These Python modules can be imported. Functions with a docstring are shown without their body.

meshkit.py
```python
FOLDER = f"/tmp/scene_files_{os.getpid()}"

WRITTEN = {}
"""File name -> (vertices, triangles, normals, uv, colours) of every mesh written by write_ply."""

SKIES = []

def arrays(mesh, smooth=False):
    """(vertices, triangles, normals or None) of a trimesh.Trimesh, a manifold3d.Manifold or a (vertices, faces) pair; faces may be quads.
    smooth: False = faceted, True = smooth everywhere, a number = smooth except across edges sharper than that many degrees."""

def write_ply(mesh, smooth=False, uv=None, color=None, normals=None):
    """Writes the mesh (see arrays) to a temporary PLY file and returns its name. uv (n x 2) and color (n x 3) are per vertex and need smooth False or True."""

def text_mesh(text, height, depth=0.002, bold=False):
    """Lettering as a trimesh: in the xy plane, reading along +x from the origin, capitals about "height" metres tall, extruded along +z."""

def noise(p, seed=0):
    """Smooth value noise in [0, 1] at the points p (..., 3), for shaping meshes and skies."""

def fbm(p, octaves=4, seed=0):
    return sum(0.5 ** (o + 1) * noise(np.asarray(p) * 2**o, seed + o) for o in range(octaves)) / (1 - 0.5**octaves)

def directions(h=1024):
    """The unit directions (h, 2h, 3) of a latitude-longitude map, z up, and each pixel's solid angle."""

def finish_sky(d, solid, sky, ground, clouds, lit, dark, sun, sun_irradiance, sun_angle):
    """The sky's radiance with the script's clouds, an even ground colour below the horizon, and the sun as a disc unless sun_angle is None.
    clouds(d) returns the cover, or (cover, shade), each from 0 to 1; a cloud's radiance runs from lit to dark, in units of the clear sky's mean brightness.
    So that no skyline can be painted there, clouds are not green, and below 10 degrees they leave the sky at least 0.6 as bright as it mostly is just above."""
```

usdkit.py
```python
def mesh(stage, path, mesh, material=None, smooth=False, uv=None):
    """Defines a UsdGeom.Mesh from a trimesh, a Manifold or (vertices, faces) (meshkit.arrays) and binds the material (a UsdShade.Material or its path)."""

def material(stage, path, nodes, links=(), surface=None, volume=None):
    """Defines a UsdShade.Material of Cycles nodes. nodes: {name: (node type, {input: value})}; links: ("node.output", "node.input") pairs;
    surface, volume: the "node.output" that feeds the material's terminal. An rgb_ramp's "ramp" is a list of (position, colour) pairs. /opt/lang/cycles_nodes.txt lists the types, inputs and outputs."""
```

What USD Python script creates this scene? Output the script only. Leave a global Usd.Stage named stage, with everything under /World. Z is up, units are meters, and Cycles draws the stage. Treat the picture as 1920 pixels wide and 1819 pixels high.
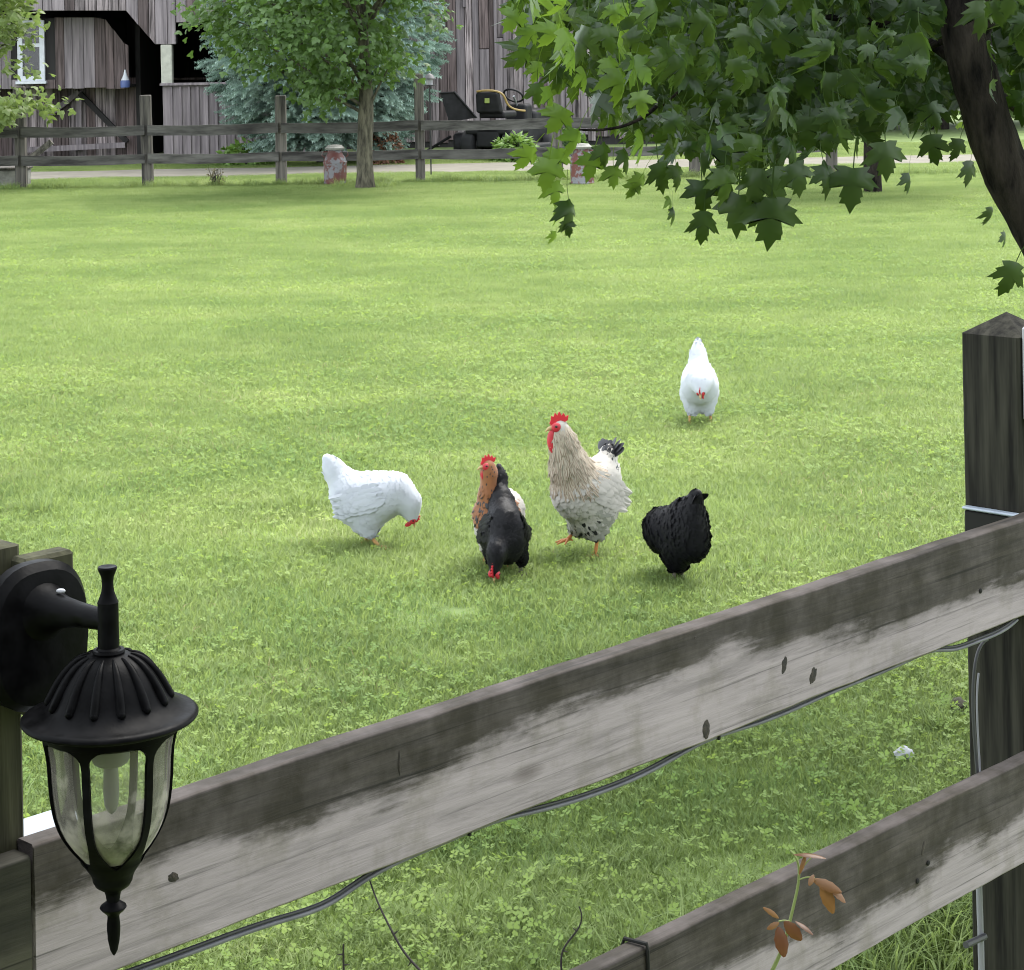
import math, random
import numpy as np
import trimesh, usdkit, meshkit
from pxr import Usd, UsdGeom, UsdLux, UsdShade, Gf, Sdf, Vt

stage = Usd.Stage.CreateInMemory()
UsdGeom.SetStageUpAxis(stage, 'Z'); UsdGeom.SetStageMetersPerUnit(stage, 1.0)
UsdGeom.Xform.Define(stage, '/World'); stage.SetDefaultPrim(stage.GetPrimAtPath('/World'))
UsdGeom.Scope.Define(stage, '/World/Looks')

# ---------------------------------------------------------------- camera, sky, sun, exposure
EYE = 1.8            # eye height
ROLL = 1.0           # degrees
EXPOSURE = 2.1
SKY = 0.09
CLOUD = (6.5, 6.9, 7.4)
SUN_I, SUN_ANGLE = 0.4, 45.0
SUN_DIR = np.array([0.40, 0.55, 1.15]); SUN_DIR /= np.linalg.norm(SUN_DIR)
FPX, CX, CY = 4000.0, 960.0, 85.0      # focal length and principal point, in pixels of the 1920-wide photograph

cam = UsdGeom.Camera.Define(stage, '/World/camera')
cam.CreateHorizontalApertureAttr(36.0); cam.CreateVerticalApertureAttr(36.0 * 970 / 1024)
cam.CreateFocalLengthAttr(36.0 * FPX / 1920)
cam.CreateVerticalApertureOffsetAttr(-(909.5 - CY) / 1920 * 36.0)
cam.CreateClippingRangeAttr(Gf.Vec2f(0.1, 1000)); cam.CreateExposureAttr(EXPOSURE)
_r = math.radians(ROLL)
# camera: right, up, back as rows
_cr = np.array([math.cos(_r), 0, -math.sin(_r)]); _cu = np.array([math.sin(_r), 0, math.cos(_r)]); _cb = np.array([0, -1.0, 0])
cam.AddTransformOp().Set(Gf.Matrix4d(*[float(x) for x in (*_cr, 0, *_cu, 0, *_cb, 0, 0, 0, EYE, 1)]))

el = math.asin(SUN_DIR[2]); az = math.atan2(SUN_DIR[0], SUN_DIR[1])
sky_m = usdkit.material(stage, '/World/Looks/sky_look', {
    's': ('sky_texture', {'sky_type': 'single_scattering', 'sun_disc': False, 'sun_elevation': el, 'sun_rotation': az, 'aerosol_density': 2.0}),
    'tc': ('texture_coordinate', {}),
    'n': ('noise_texture', {'scale': 2.2, 'detail': 6.0, 'roughness': 0.55}),
    'mr': ('map_range', {'from_min': 0.25, 'from_max': 0.6, 'to_min': 0.7, 'to_max': 0.97, 'clamp': True}),
    'm': ('mix', {'mix_type': 'mix', 'color2': CLOUD}),
    'b': ('background_shader', {'strength': SKY})},
    [('tc.generated', 'n.vector'), ('n.fac', 'mr.value'), ('mr.result', 'm.fac'), ('s.color', 'm.color1'), ('m.color', 'b.color')], surface='b.background')
dome = UsdLux.DomeLight.Define(stage, '/World/sky'); dome.CreateIntensityAttr(1.0)
UsdShade.MaterialBindingAPI.Apply(dome.GetPrim()).Bind(sky_m)
sun = UsdLux.DistantLight.Define(stage, '/World/sun')
sun.CreateNormalizeAttr(True); sun.CreateIntensityAttr(SUN_I); sun.CreateAngleAttr(SUN_ANGLE); sun.CreateColorAttr(Gf.Vec3f(1.0, 0.96, 0.9))
_z = SUN_DIR; _x = np.cross([0, 1, 0], _z); _x /= np.linalg.norm(_x); _y = np.cross(_z, _x)
sun.AddTransformOp().Set(Gf.Matrix4d(*[float(v) for v in (*_x, 0, *_y, 0, *_z, 0, 0, 0, 20, 1)]))

# ---------------------------------------------------------------- photo pixel -> place
def ray(px, py):
    u = (px - CX) / FPX; v = (CY - py) / FPX
    return np.array([u * math.cos(_r) + v * math.sin(_r), 1.0, -u * math.sin(_r) + v * math.cos(_r)])
def P(px, py, d): return np.array([0, 0, EYE]) + d * ray(px, py)
def G(px, py, z=0.0):
    q = ray(px, py); return np.array([0, 0, EYE]) + q * (z - EYE) / q[2]

# ---------------------------------------------------------------- helpers
_used = {}
def numbered(parent, name):
    k = (parent, name); n = _used.get(k, -1) + 1; _used[k] = n
    return f'{parent}/{name}' if n == 0 else f'{parent}/{name}_{n:03d}'
def data(prim, label=None, cat=None, group=None, kind=None):
    for k, v in (('label', label), ('category', cat), ('group', group), ('kind', kind)):
        if v: prim.SetCustomDataByKey(k, v)
    return prim
def path_of(parent): return '/World' if parent is None else (parent if isinstance(parent, str) else str(parent.GetPath()))
def obj(name, mesh, mat, parent=None, smooth=False, uv=None, label=None, cat=None, group=None, kind=None, normals=None):
    if isinstance(mesh, MB): mesh = mesh.get()
    m = usdkit.mesh(stage, numbered(path_of(parent), name), mesh, M[mat], smooth, uv)
    if normals is not None:
        m.CreateNormalsAttr(Vt.Vec3fArray.FromNumpy(np.asarray(normals, np.float32))); m.SetNormalsInterpolation('vertex')
    data(m.GetPrim(), label, cat, group, kind)
    return m.GetPrim()
def thing(name, label, cat, loc=(0, 0, 0), rotz=0.0, group=None, kind=None):
    x = UsdGeom.Xform.Define(stage, numbered('/World', name))
    x.AddTranslateOp().Set(Gf.Vec3d(*[float(v) for v in loc]))
    if rotz: x.AddRotateZOp().Set(float(rotz))
    return data(x.GetPrim(), label, cat, group, kind)

class MB:
    """collects triangles into one mesh"""
    def __init__(s): s.v, s.f, s.n = [], [], 0
    def add(s, v, f):
        v = np.asarray(v, float); f = np.asarray(f, int)
        if f.ndim == 2 and f.shape[1] == 4: f = np.vstack([f[:, [0, 1, 2]], f[:, [0, 2, 3]]])
        s.v.append(v); s.f.append(f + s.n); s.n += len(v); return s
    def tm(s, m): return s.add(m.vertices, m.faces)
    def box(s, lo, hi, ch=0.0):
        return s.add(*cbox(lo, hi, ch))
    def tube(s, pts, rad, n=8, cap=True): return s.add(*tube(pts, rad, n, cap))
    def lathe(s, prof, n=24, c=(0, 0, 0)): return s.add(*lathe(prof, n, c))
    def get(s): return np.vstack(s.v), np.vstack(s.f)

def cbox(lo, hi, ch=0.0):
    lo = np.asarray(lo, float); hi = np.asarray(hi, float); c = (lo + hi) / 2; h = (hi - lo) / 2
    if ch <= 0:
        m = trimesh.creation.box(hi - lo); return np.array(m.vertices) + c, np.array(m.faces)
    pts = []
    for sx in (-1, 1):
        for sy in (-1, 1):
            for sz in (-1, 1):
                s = np.array([sx, sy, sz]) * h
                for k in range(3):
                    q = s - np.array([sx, sy, sz]) * ch; q[k] = s[k]; pts.append(q)
    m = trimesh.convex.convex_hull(np.array(pts)); return np.array(m.vertices) + c, np.array(m.faces)

def tube(pts, rad, n=8, cap=True):
    p = np.asarray(pts, float); rad = np.broadcast_to(np.asarray(rad, float), (len(p),))
    t = np.gradient(p, axis=0); t /= np.maximum(np.linalg.norm(t, axis=1, keepdims=True), 1e-9)
    up = np.array([0, 0, 1.0]) if abs(t[0, 2]) < 0.9 else np.array([1.0, 0, 0])
    a = np.cross(t[0], up); a /= np.linalg.norm(a); V = []
    th = np.arange(n) / n * 2 * np.pi
    for i in range(len(p)):
        a = a - t[i] * (a @ t[i]); a /= np.linalg.norm(a); b = np.cross(t[i], a)
        V.append(p[i] + rad[i] * (np.cos(th)[:, None] * a + np.sin(th)[:, None] * b))
    V = np.vstack(V); F = []
    for i in range(len(p) - 1):
        for k in range(n):
            a0, a1 = i * n + k, i * n + (k + 1) % n
            F += [[a0, a1, a1 + n], [a0, a1 + n, a0 + n]]
    if cap:
        V = np.vstack([V, p[:1], p[-1:]]); c0, c1 = len(V) - 2, len(V) - 1; L = (len(p) - 1) * n
        for k in range(n):
            F += [[c0, (k + 1) % n, k], [c1, L + k, L + (k + 1) % n]]
    return V, np.array(F)

def lathe(prof, n=24, c=(0, 0, 0)):
    prof = np.asarray(prof, float); th = np.arange(n) / n * 2 * np.pi; V = []
    for r, z in prof: V.append(np.c_[r * np.cos(th), r * np.sin(th), np.full(n, z)])
    V = np.vstack(V) + np.asarray(c); F = []
    for i in range(len(prof) - 1):
        for k in range(n):
            a0, a1 = i * n + k, i * n + (k + 1) % n
            F += [[a0, a1 + n, a1], [a0, a0 + n, a1 + n]]
    return V, np.array(F)[:, ::-1]

def spline(pts, n):
    from scipy.interpolate import CubicSpline
    p = np.asarray(pts, float); s = np.r_[0, np.cumsum(np.linalg.norm(np.diff(p[:, :3], axis=0), axis=1))]
    return CubicSpline(s, p)(np.linspace(0, s[-1], n))
def sph(c, r, sub=2, scale=(1, 1, 1)):
    m = trimesh.creation.icosphere(sub, 1.0); return np.array(m.vertices) * np.asarray(scale) * r + np.asarray(c), np.array(m.faces)
def unit(v): v = np.asarray(v, float); return v / np.linalg.norm(v)
def frame(fwd, up):
    x = unit(fwd); y = unit(np.cross(up, x)); return np.stack([x, y, np.cross(x, y)], 1)

def surface_nets(fn, lo, hi, h):
    lo = np.asarray(lo, float); n = np.ceil((np.asarray(hi) - lo) / h).astype(int) + 1
    g = np.stack(np.meshgrid(*[lo[k] + h * np.arange(n[k]) for k in range(3)], indexing='ij'), -1)
    V = fn(g.reshape(-1, 3)).reshape(n); ins = V < 0; c = n - 1
    acc = np.zeros((*c, 3)); cnt = np.zeros(c)
    base = np.stack(np.meshgrid(*[np.arange(k) for k in c], indexing='ij'), -1).astype(float)
    corners = [(i, j, k) for i in (0, 1) for j in (0, 1) for k in (0, 1)]
    sl = lambda o: tuple(slice(o[q], o[q] + c[q]) for q in range(3))
    for o in corners:
        for ax in range(3):
            if o[ax]: continue
            o2 = list(o); o2[ax] = 1
            a, b = V[sl(o)], V[sl(o2)]; x = (a < 0) != (b < 0)
            t = np.where(x, a / np.where(x, a - b, 1), 0); q = base + np.array(o); q[..., ax] += t
            acc += np.where(x[..., None], q, 0); cnt += x
    act = cnt > 0; idx = -np.ones(c, int); idx[act] = np.arange(act.sum())
    verts = acc[act] / cnt[act][:, None] * h + lo; F = []
    for ax in range(3):
        u, w = (ax + 1) % 3, (ax + 2) % 3
        s0 = [slice(None)] * 3; s1 = [slice(None)] * 3; s0[ax] = slice(0, -1); s1[ax] = slice(1, None)
        a, b = ins[tuple(s0)], ins[tuple(s1)]; e = np.argwhere(a != b)
        e = e[(e[:, u] > 0) & (e[:, w] > 0) & (e[:, u] < c[u]) & (e[:, w] < c[w])]
        fl = a[tuple(e.T)]
        def at(du, dw):
            q = e.copy(); q[:, u] += du; q[:, w] += dw; return idx[tuple(q.T)]
        q = np.stack([at(-1, -1), at(0, -1), at(0, 0), at(-1, 0)], 1); q[~fl] = q[~fl][:, ::-1]; F.append(q)
    F = np.vstack(F); return verts, np.vstack([F[:, [0, 1, 2]], F[:, [0, 2, 3]]])

# ---------------------------------------------------------------- materials
M = {}
def mat(name, nodes, links=(), surface='p.BSDF'):
    M[name] = usdkit.material(stage, '/World/Looks/' + name, nodes, links, surface=surface); return M[name]
def plain(name, col, rough=0.6, **kw): mat(name, {'p': ('principled_bsdf', {'base_color': col, 'roughness': rough, **kw})})
def mottled(name, c1, c2, scale=20, rough=0.7, bump=0.3, stretch=(1, 1, 1), dist=0.004, detail=5.0, rnd=0.0, lo=0.35, hi=0.65, **kw):
    """two colours mixed by noise that runs along the object's own axes, with a little relief; rnd shifts tone and pattern per object"""
    mat(name, {'tc': ('texture_coordinate', {}), 'oi': ('object_info', {}),
        'mp': ('mapping', {'scale': stretch}), 'of': ('vector_math', {'math_type': 'multiply_add', 'vector2': (37., 51., 23.)}),
        'n': ('noise_texture', {'scale': float(scale), 'detail': detail, 'roughness': 0.62}),
        'r': ('rgb_ramp', {'ramp': [(lo, c1), (hi, c2)]}),
        'h': ('hsv', {}), 'mv': ('map_range', {'to_min': 1 - rnd, 'to_max': 1 + rnd}),
        'b': ('bump', {'strength': bump, 'distance': dist}),
        'p': ('principled_bsdf', {'roughness': rough, **kw})},
        [('tc.object', 'mp.vector'), ('oi.random', 'of.vector1'), ('mp.vector', 'of.vector3'), ('of.vector', 'n.vector'), ('n.fac', 'r.fac'), ('r.color', 'h.color'),
         ('oi.random', 'mv.value'), ('mv.result', 'h.value'), ('h.color', 'p.base_color'), ('n.fac', 'b.height'), ('b.normal', 'p.normal')])
def leafy(name, c1, c2, tr=(0.25, 0.4, 0.05), mixf=0.35, rough=0.45, under=None, world=0.0, spec=0.5):
    """leaf: colour varies from leaf to leaf, some light passes through; the underside may be paler"""
    nodes = {'g': ('geometry', {}), 'oi': ('object_info', {}), 'ad': ('math', {'math_type': 'add'}), 'fr': ('math', {'math_type': 'fraction'}),
             'r': ('rgb_ramp', {'ramp': [(0, c1), (1, c2)]}), 'un': ('mix', {'color2': under or c2}),
             'p': ('principled_bsdf', {'roughness': rough, 'specular_ior_level': spec}), 't': ('translucent_bsdf', {'color': tr}), 'm': ('mix_closure', {'fac': mixf})}
    links = [('g.random_per_island', 'ad.value1'), ('oi.random', 'ad.value2'), ('ad.value', 'fr.value1'), ('fr.value', 'r.fac'), ('r.color', 'un.color1'),
             ('un.color', 'p.base_color'), ('p.BSDF', 'm.closure1'), ('t.BSDF', 'm.closure2')]
    if under: links.append(('g.backfacing', 'un.fac'))
    else: nodes['un'][1]['fac'] = 0.0
    mat(name, nodes, links, 'm.closure')

plain('black_metal', (0.012, 0.012, 0.013), 0.38)
mat('lamp_paint', {'tc': ('texture_coordinate', {}), 'n': ('noise_texture', {'scale': 60., 'detail': 4.}), 'n2': ('noise_texture', {'scale': 300., 'detail': 2.}),
    'r': ('rgb_ramp', {'ramp': [(0.4, (0.0015, 0.0015, 0.0016)), (0.75, (0.005, 0.005, 0.0055))]}),
    'rr': ('map_range', {'from_min': 0.3, 'from_max': 0.7, 'to_min': 0.3, 'to_max': 0.55}), 'b': ('bump', {'strength': 0.25, 'distance': 0.0006}),
    'p': ('principled_bsdf', {'specular_ior_level': 0.045})},
    [('tc.object', 'n.vector'), ('tc.object', 'n2.vector'), ('n.fac', 'r.fac'), ('r.color', 'p.base_color'), ('n.fac', 'rr.value'), ('rr.result', 'p.roughness'), ('n2.fac', 'b.height'), ('b.normal', 'p.normal')])
# dusty clear pane: fresnel mirror over see-through, with dust and specks towards the foot of the lamp
mat('lamp_glass', {'tc': ('texture_coordinate', {}), 'n': ('noise_texture', {'scale': 55., 'detail': 5.}), 'sx': ('separate_xyz', {}),
    'zr': ('map_range', {'from_min': -0.03, 'from_max': -0.105, 'to_min': -0.16, 'to_max': 0.16, 'clamp': True}), 'ad': ('math', {'math_type': 'add'}),
    'r': ('map_range', {'from_min': 0.46, 'from_max': 0.85, 'to_min': 0.12, 'to_max': 0.8, 'clamp': True}),
    'f': ('fresnel', {'IOR': 1.5}), 't': ('transparent_bsdf', {'color': (0.97, 0.99, 0.97)}), 'g': ('glossy_bsdf', {'color': (1, 1, 1), 'roughness': 0.04}),
    'm': ('mix_closure', {}), 'd': ('diffuse_bsdf', {'color': (0.32, 0.30, 0.25)}), 'm2': ('mix_closure', {})},
    [('tc.object', 'n.vector'), ('tc.object', 'sx.vector'), ('sx.z', 'zr.value'), ('n.fac', 'ad.value1'), ('zr.result', 'ad.value2'), ('ad.value', 'r.value'), ('f.fac', 'm.fac'),
     ('t.BSDF', 'm.closure1'), ('g.BSDF', 'm.closure2'), ('m.closure', 'm2.closure1'), ('d.BSDF', 'm2.closure2'), ('r.result', 'm2.fac')], 'm2.closure')
mat('window_glass', {'f': ('fresnel', {'IOR': 1.5}), 't': ('transparent_bsdf', {}), 'g': ('glossy_bsdf', {'roughness': 0.03}), 'm': ('mix_closure', {})},
    [('f.fac', 'm.fac'), ('t.BSDF', 'm.closure1'), ('g.BSDF', 'm.closure2')], 'm.closure')
plain('lamp_socket', (0.10, 0.10, 0.095), 0.5)
plain('bulb_white', (0.13, 0.13, 0.12), 0.35)

def rail_wood(name, pale, dark, lo=0.42, hi=0.60, slope=1.0):
    """sawn board: grain along x, wet dark stain creeping down from the top edge (st.y runs 0..1 from bottom to top), drips, knots"""
    mat(name, {'tc': ('texture_coordinate', {}), 'uv': ('separate_xyz', {}),
        'mg': ('mapping', {'scale': (5., 70., 85.)}), 'grain': ('noise_texture', {'scale': 1.0, 'detail': 8., 'roughness': 0.72, 'distortion': 0.4}),
        'ms': ('mapping', {'scale': (7., 20., 22.)}), 'st': ('noise_texture', {'scale': 1.0, 'detail': 8., 'roughness': 0.62}),
        'md': ('mapping', {'scale': (16., 16., 13.)}), 'drip': ('noise_texture', {'scale': 1.0, 'detail': 7., 'roughness': 0.65}),
        'mb': ('mapping', {'scale': (1.6, 1., 0.5)}), 'big': ('noise_texture', {'scale': 1.0, 'detail': 1.}),
        'a1': ('math', {'math_type': 'multiply_add', 'value2': 0.80}), 'a2': ('math', {'math_type': 'multiply_add', 'value2': 1.25}), 'a4': ('math', {'math_type': 'multiply_add', 'value2': 0.45}), 'mc': ('mapping', {'scale': (2.6, 60., 170.)}), 'crk': ('noise_texture', {'scale': 1.0, 'detail': 4., 'roughness': 0.6, 'distortion': 0.6}), 'cr': ('map_range', {'from_min': 0.30, 'from_max': 0.42, 'to_min': 0.30, 'to_max': 1.0, 'clamp': True}), 'mul': ('mix', {'mix_type': 'multiply', 'fac': 1.0}), 'br': ('map_range', {'from_min': 0.34, 'from_max': 0.60, 'to_min': 0.84, 'to_max': 1.0, 'clamp': True}), 'mm': ('math', {'math_type': 'multiply'}), 'a3': ('math', {'math_type': 'multiply_add', 'value2': 0.10}),
        'uvs': ('math', {'math_type': 'multiply', 'value2': slope}),
        'mask': ('map_range', {'from_min': lo + 1.30, 'from_max': hi + 1.30, 'range_type': 'smoothstep', 'clamp': True}),
        'rp': ('rgb_ramp', {'ramp': [(0.3, tuple(0.62 * c for c in pale)), (0.5, pale), (0.72, tuple(min(1, 1.2 * c) for c in pale))]}),
        'rd': ('rgb_ramp', {'ramp': [(0.3, tuple(0.45 * c for c in dark)), (0.55, dark), (0.75, tuple(1.7 * c for c in dark))]}),
        'mx': ('mix', {}), 'mk': ('mapping', {'scale': (3.1, 2., 9.)}), 'kn': ('voronoi_texture', {'scale': 1.0, 'feature': 'f1'}),
        'kr': ('map_range', {'from_min': 0.06, 'from_max': 0.12, 'to_min': 0.75, 'to_max': 0.0, 'clamp': True}), 'mx2': ('mix', {'color2': (0.035, 0.022, 0.016)}),
        'dr': ('map_range', {'from_min': 0.5, 'from_max': 0.72, 'to_min': 0.0, 'to_max': 0.55, 'clamp': True}), 'mx3': ('mix', {'color2': (0.12, 0.105, 0.075)}),
        'b': ('bump', {'strength': 0.5, 'distance': 0.0016}), 'p': ('principled_bsdf', {'roughness': 0.78, 'specular_ior_level': 0.25})},
        [('tc.UV', 'uv.vector'), ('tc.object', 'mg.vector'), ('mg.vector', 'grain.vector'), ('tc.object', 'ms.vector'), ('ms.vector', 'st.vector'), ('tc.object', 'md.vector'), ('md.vector', 'drip.vector'),
         ('tc.object', 'mb.vector'), ('mb.vector', 'big.vector'), ('uv.y', 'uvs.value1'), ('st.fac', 'a1.value1'), ('uvs.value', 'a1.value3'), ('big.fac', 'a2.value1'), ('a1.value', 'a2.value3'),
         ('drip.fac', 'a3.value1'), ('a2.value', 'a3.value3'), ('grain.fac', 'a4.value1'), ('a3.value', 'a4.value3'), ('a4.value', 'mask.value'), ('tc.object', 'mc.vector'), ('mc.vector', 'crk.vector'), ('crk.fac', 'cr.value'), ('mx2.color', 'mul.color1'), ('cr.result', 'mul.color2'), ('grain.fac', 'rp.fac'), ('grain.fac', 'rd.fac'), ('rp.color', 'mx3.color1'), ('drip.fac', 'dr.value'), ('dr.result', 'mx3.fac'),
         ('mx3.color', 'mx.color1'), ('rd.color', 'mx.color2'), ('drip.fac', 'br.value'), ('mask.result', 'mm.value1'), ('br.result', 'mm.value2'), ('mm.value', 'mx.fac'), ('tc.object', 'mk.vector'), ('mk.vector', 'kn.vector'), ('kn.distance', 'kr.value'), ('kr.result', 'mx2.fac'),
         ('mx.color', 'mx2.color1'), ('mul.color', 'p.base_color'), ('grain.fac', 'b.height'), ('b.normal', 'p.normal')])
rail_wood('rail_wood', (0.272, 0.236, 0.243), (0.030, 0.025, 0.019), lo=0.50, hi=0.72)
rail_wood('rail_wood_lower', (0.275, 0.24, 0.246), (0.036, 0.030, 0.023), lo=0.50, hi=0.70)
rail_wood('rail_wood_mossy', (0.055, 0.052, 0.036), (0.022, 0.021, 0.015), lo=0.2, hi=0.6)
mottled('post_wood', (0.007, 0.0068, 0.0055), (0.034, 0.033, 0.025), 1.0, 0.85, 0.7, (70, 70, 4.0), 0.003, specular_ior_level=0.12)
mottled('post_wood_mossy', (0.018, 0.018, 0.010), (0.055, 0.055, 0.031), 1.0, 0.85, 0.7, (60, 60, 4.0), 0.003, specular_ior_level=0.15)
mottled('far_post_wood', (0.022, 0.019, 0.016), (0.15, 0.135, 0.115), 1.0, 0.85, 0.6, (22, 22, 1.2), 0.006, rnd=0.25)
mottled('far_rail_wood', (0.018, 0.016, 0.014), (0.105, 0.10, 0.09), 1.0, 0.85, 0.6, (2.2, 14, 14), 0.006, rnd=0.2)
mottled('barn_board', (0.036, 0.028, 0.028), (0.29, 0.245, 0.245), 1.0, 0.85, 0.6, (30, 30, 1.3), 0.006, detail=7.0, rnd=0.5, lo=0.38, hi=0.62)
mottled('barn_board_brown', (0.035, 0.024, 0.022), (0.13, 0.098, 0.095), 1.0, 0.85, 0.6, (30, 30, 1.3), 0.006, detail=7.0, rnd=0.45, lo=0.38, hi=0.62)
mottled('barn_board_grey', (0.10, 0.085, 0.09), (0.24, 0.208, 0.214), 1.0, 0.85, 0.5, (20, 20, 0.9), 0.005, detail=6.0, rnd=0.16)
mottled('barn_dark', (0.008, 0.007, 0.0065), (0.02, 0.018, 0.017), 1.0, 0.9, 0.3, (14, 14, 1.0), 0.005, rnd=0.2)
mottled('cream_paint', (0.30, 0.30, 0.25), (0.42, 0.42, 0.35), 8, 0.6, 0.2)
mottled('white_paint', (0.45, 0.47, 0.50), (0.55, 0.57, 0.60), 10, 0.5, 0.1)
plain('curtain', (0.30, 0.27, 0.24), 0.9)
mottled('stone', (0.14, 0.135, 0.12), (0.30, 0.29, 0.27), 6, 0.9, 0.6, dist=0.01)
mottled('can_metal', (0.11, 0.034, 0.028), (0.17, 0.17, 0.182), 7, 0.5, 0.2, lo=0.47, hi=0.52, rnd=0.05)
mottled('can_lid', (0.16, 0.155, 0.135), (0.24, 0.235, 0.21), 12, 0.6, 0.2)
plain('rubber', (0.008, 0.008, 0.009), 0.75)
mottled('black_plastic', (0.004, 0.004, 0.0045), (0.012, 0.012, 0.013), 9, 0.55, 0.1, specular_ior_level=0.3)
plain('yellow_paint', (0.24, 0.165, 0.05), 0.5)
plain('emblem_paint', (0.22, 0.28, 0.07), 0.5)
plain('steel_dark', (0.05, 0.05, 0.05), 0.5)
plain('steel', (0.42, 0.43, 0.45), 0.35, metallic=0.9)
mottled('plate_metal', (0.24, 0.28, 0.33), (0.32, 0.36, 0.41), 30, 0.35, 0.1)
plain('blue_plastic', (0.06, 0.09, 0.22), 0.4)
plain('box_dark', (0.012, 0.012, 0.011), 0.7, specular_ior_level=0.15)
mottled('knot_wood', (0.006, 0.0045, 0.0035), (0.035, 0.025, 0.018), 160, 0.8, 0.3)
plain('grey_plate', (0.30, 0.30, 0.31), 0.6)
mat('cable', {'g': ('geometry', {}), 'tc': ('texture_coordinate', {}), 'n': ('noise_texture', {'scale': 30.}), 'r': ('rgb_ramp', {'ramp': [(0.3, (0.07, 0.07, 0.078)), (0.7, (0.13, 0.13, 0.14))]}), 'p': ('principled_bsdf', {'roughness': 0.4})},
    [('tc.object', 'n.vector'), ('n.fac', 'r.fac'), ('r.color', 'p.base_color')])
plain('cable_dark', (0.025, 0.025, 0.028), 0.5)
plain('conduit', (0.17, 0.17, 0.19), 0.5)
mottled('bark', (0.002, 0.0018, 0.0014), (0.030, 0.025, 0.020), 1.0, 0.9, 1.0, (30, 30, 8), 0.016, specular_ior_level=0.1)
mottled('bark_grey', (0.03, 0.028, 0.02), (0.13, 0.12, 0.085), 1.0, 0.9, 0.9, (20, 20, 5), 0.012, specular_ior_level=0.2)
plain('twig', (0.018, 0.015, 0.011), 0.8)
plain('green_stem', (0.16, 0.20, 0.06), 0.6)
plain('red_comb', (0.36, 0.014, 0.024), 0.55, subsurface_weight=0.15, subsurface_scale=0.004)
plain('beak_horn', (0.42, 0.30, 0.14), 0.45)
plain('leg_yellow', (0.48, 0.27, 0.10), 0.6)
plain('leg_orange', (0.52, 0.20, 0.06), 0.6)
plain('leg_dark', (0.10, 0.09, 0.07), 0.6)
plain('eye', (0.01, 0.008, 0.006), 0.1)
def feather(name, c1, c2, rough=0.6, sheen=0.2, spec=0.3):
    mat(name, {'g': ('geometry', {}), 'r': ('rgb_ramp', {'ramp': [(0, c1), (1, c2)]}), 'p': ('principled_bsdf', {'roughness': rough, 'sheen_weight': sheen, 'specular_ior_level': spec})},
        [('g.random_per_island', 'r.fac'), ('r.color', 'p.base_color')])
feather('white_feather', (0.43, 0.455, 0.50), (0.47, 0.495, 0.54), 0.75)
feather('black_feather', (0.003, 0.003, 0.004), (0.012, 0.0115, 0.015), 0.5, 0.0, 0.16)
feather('orange_feather', (0.22, 0.085, 0.03), (0.34, 0.17, 0.075))
feather('cream_feather', (0.38, 0.36, 0.33), (0.50, 0.49, 0.48))
feather('grey_feather', (0.24, 0.24, 0.21), (0.38, 0.38, 0.37))
feather('dark_feather', (0.008, 0.008, 0.010), (0.05, 0.047, 0.045), 0.4, 0.0, 0.5)
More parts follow.
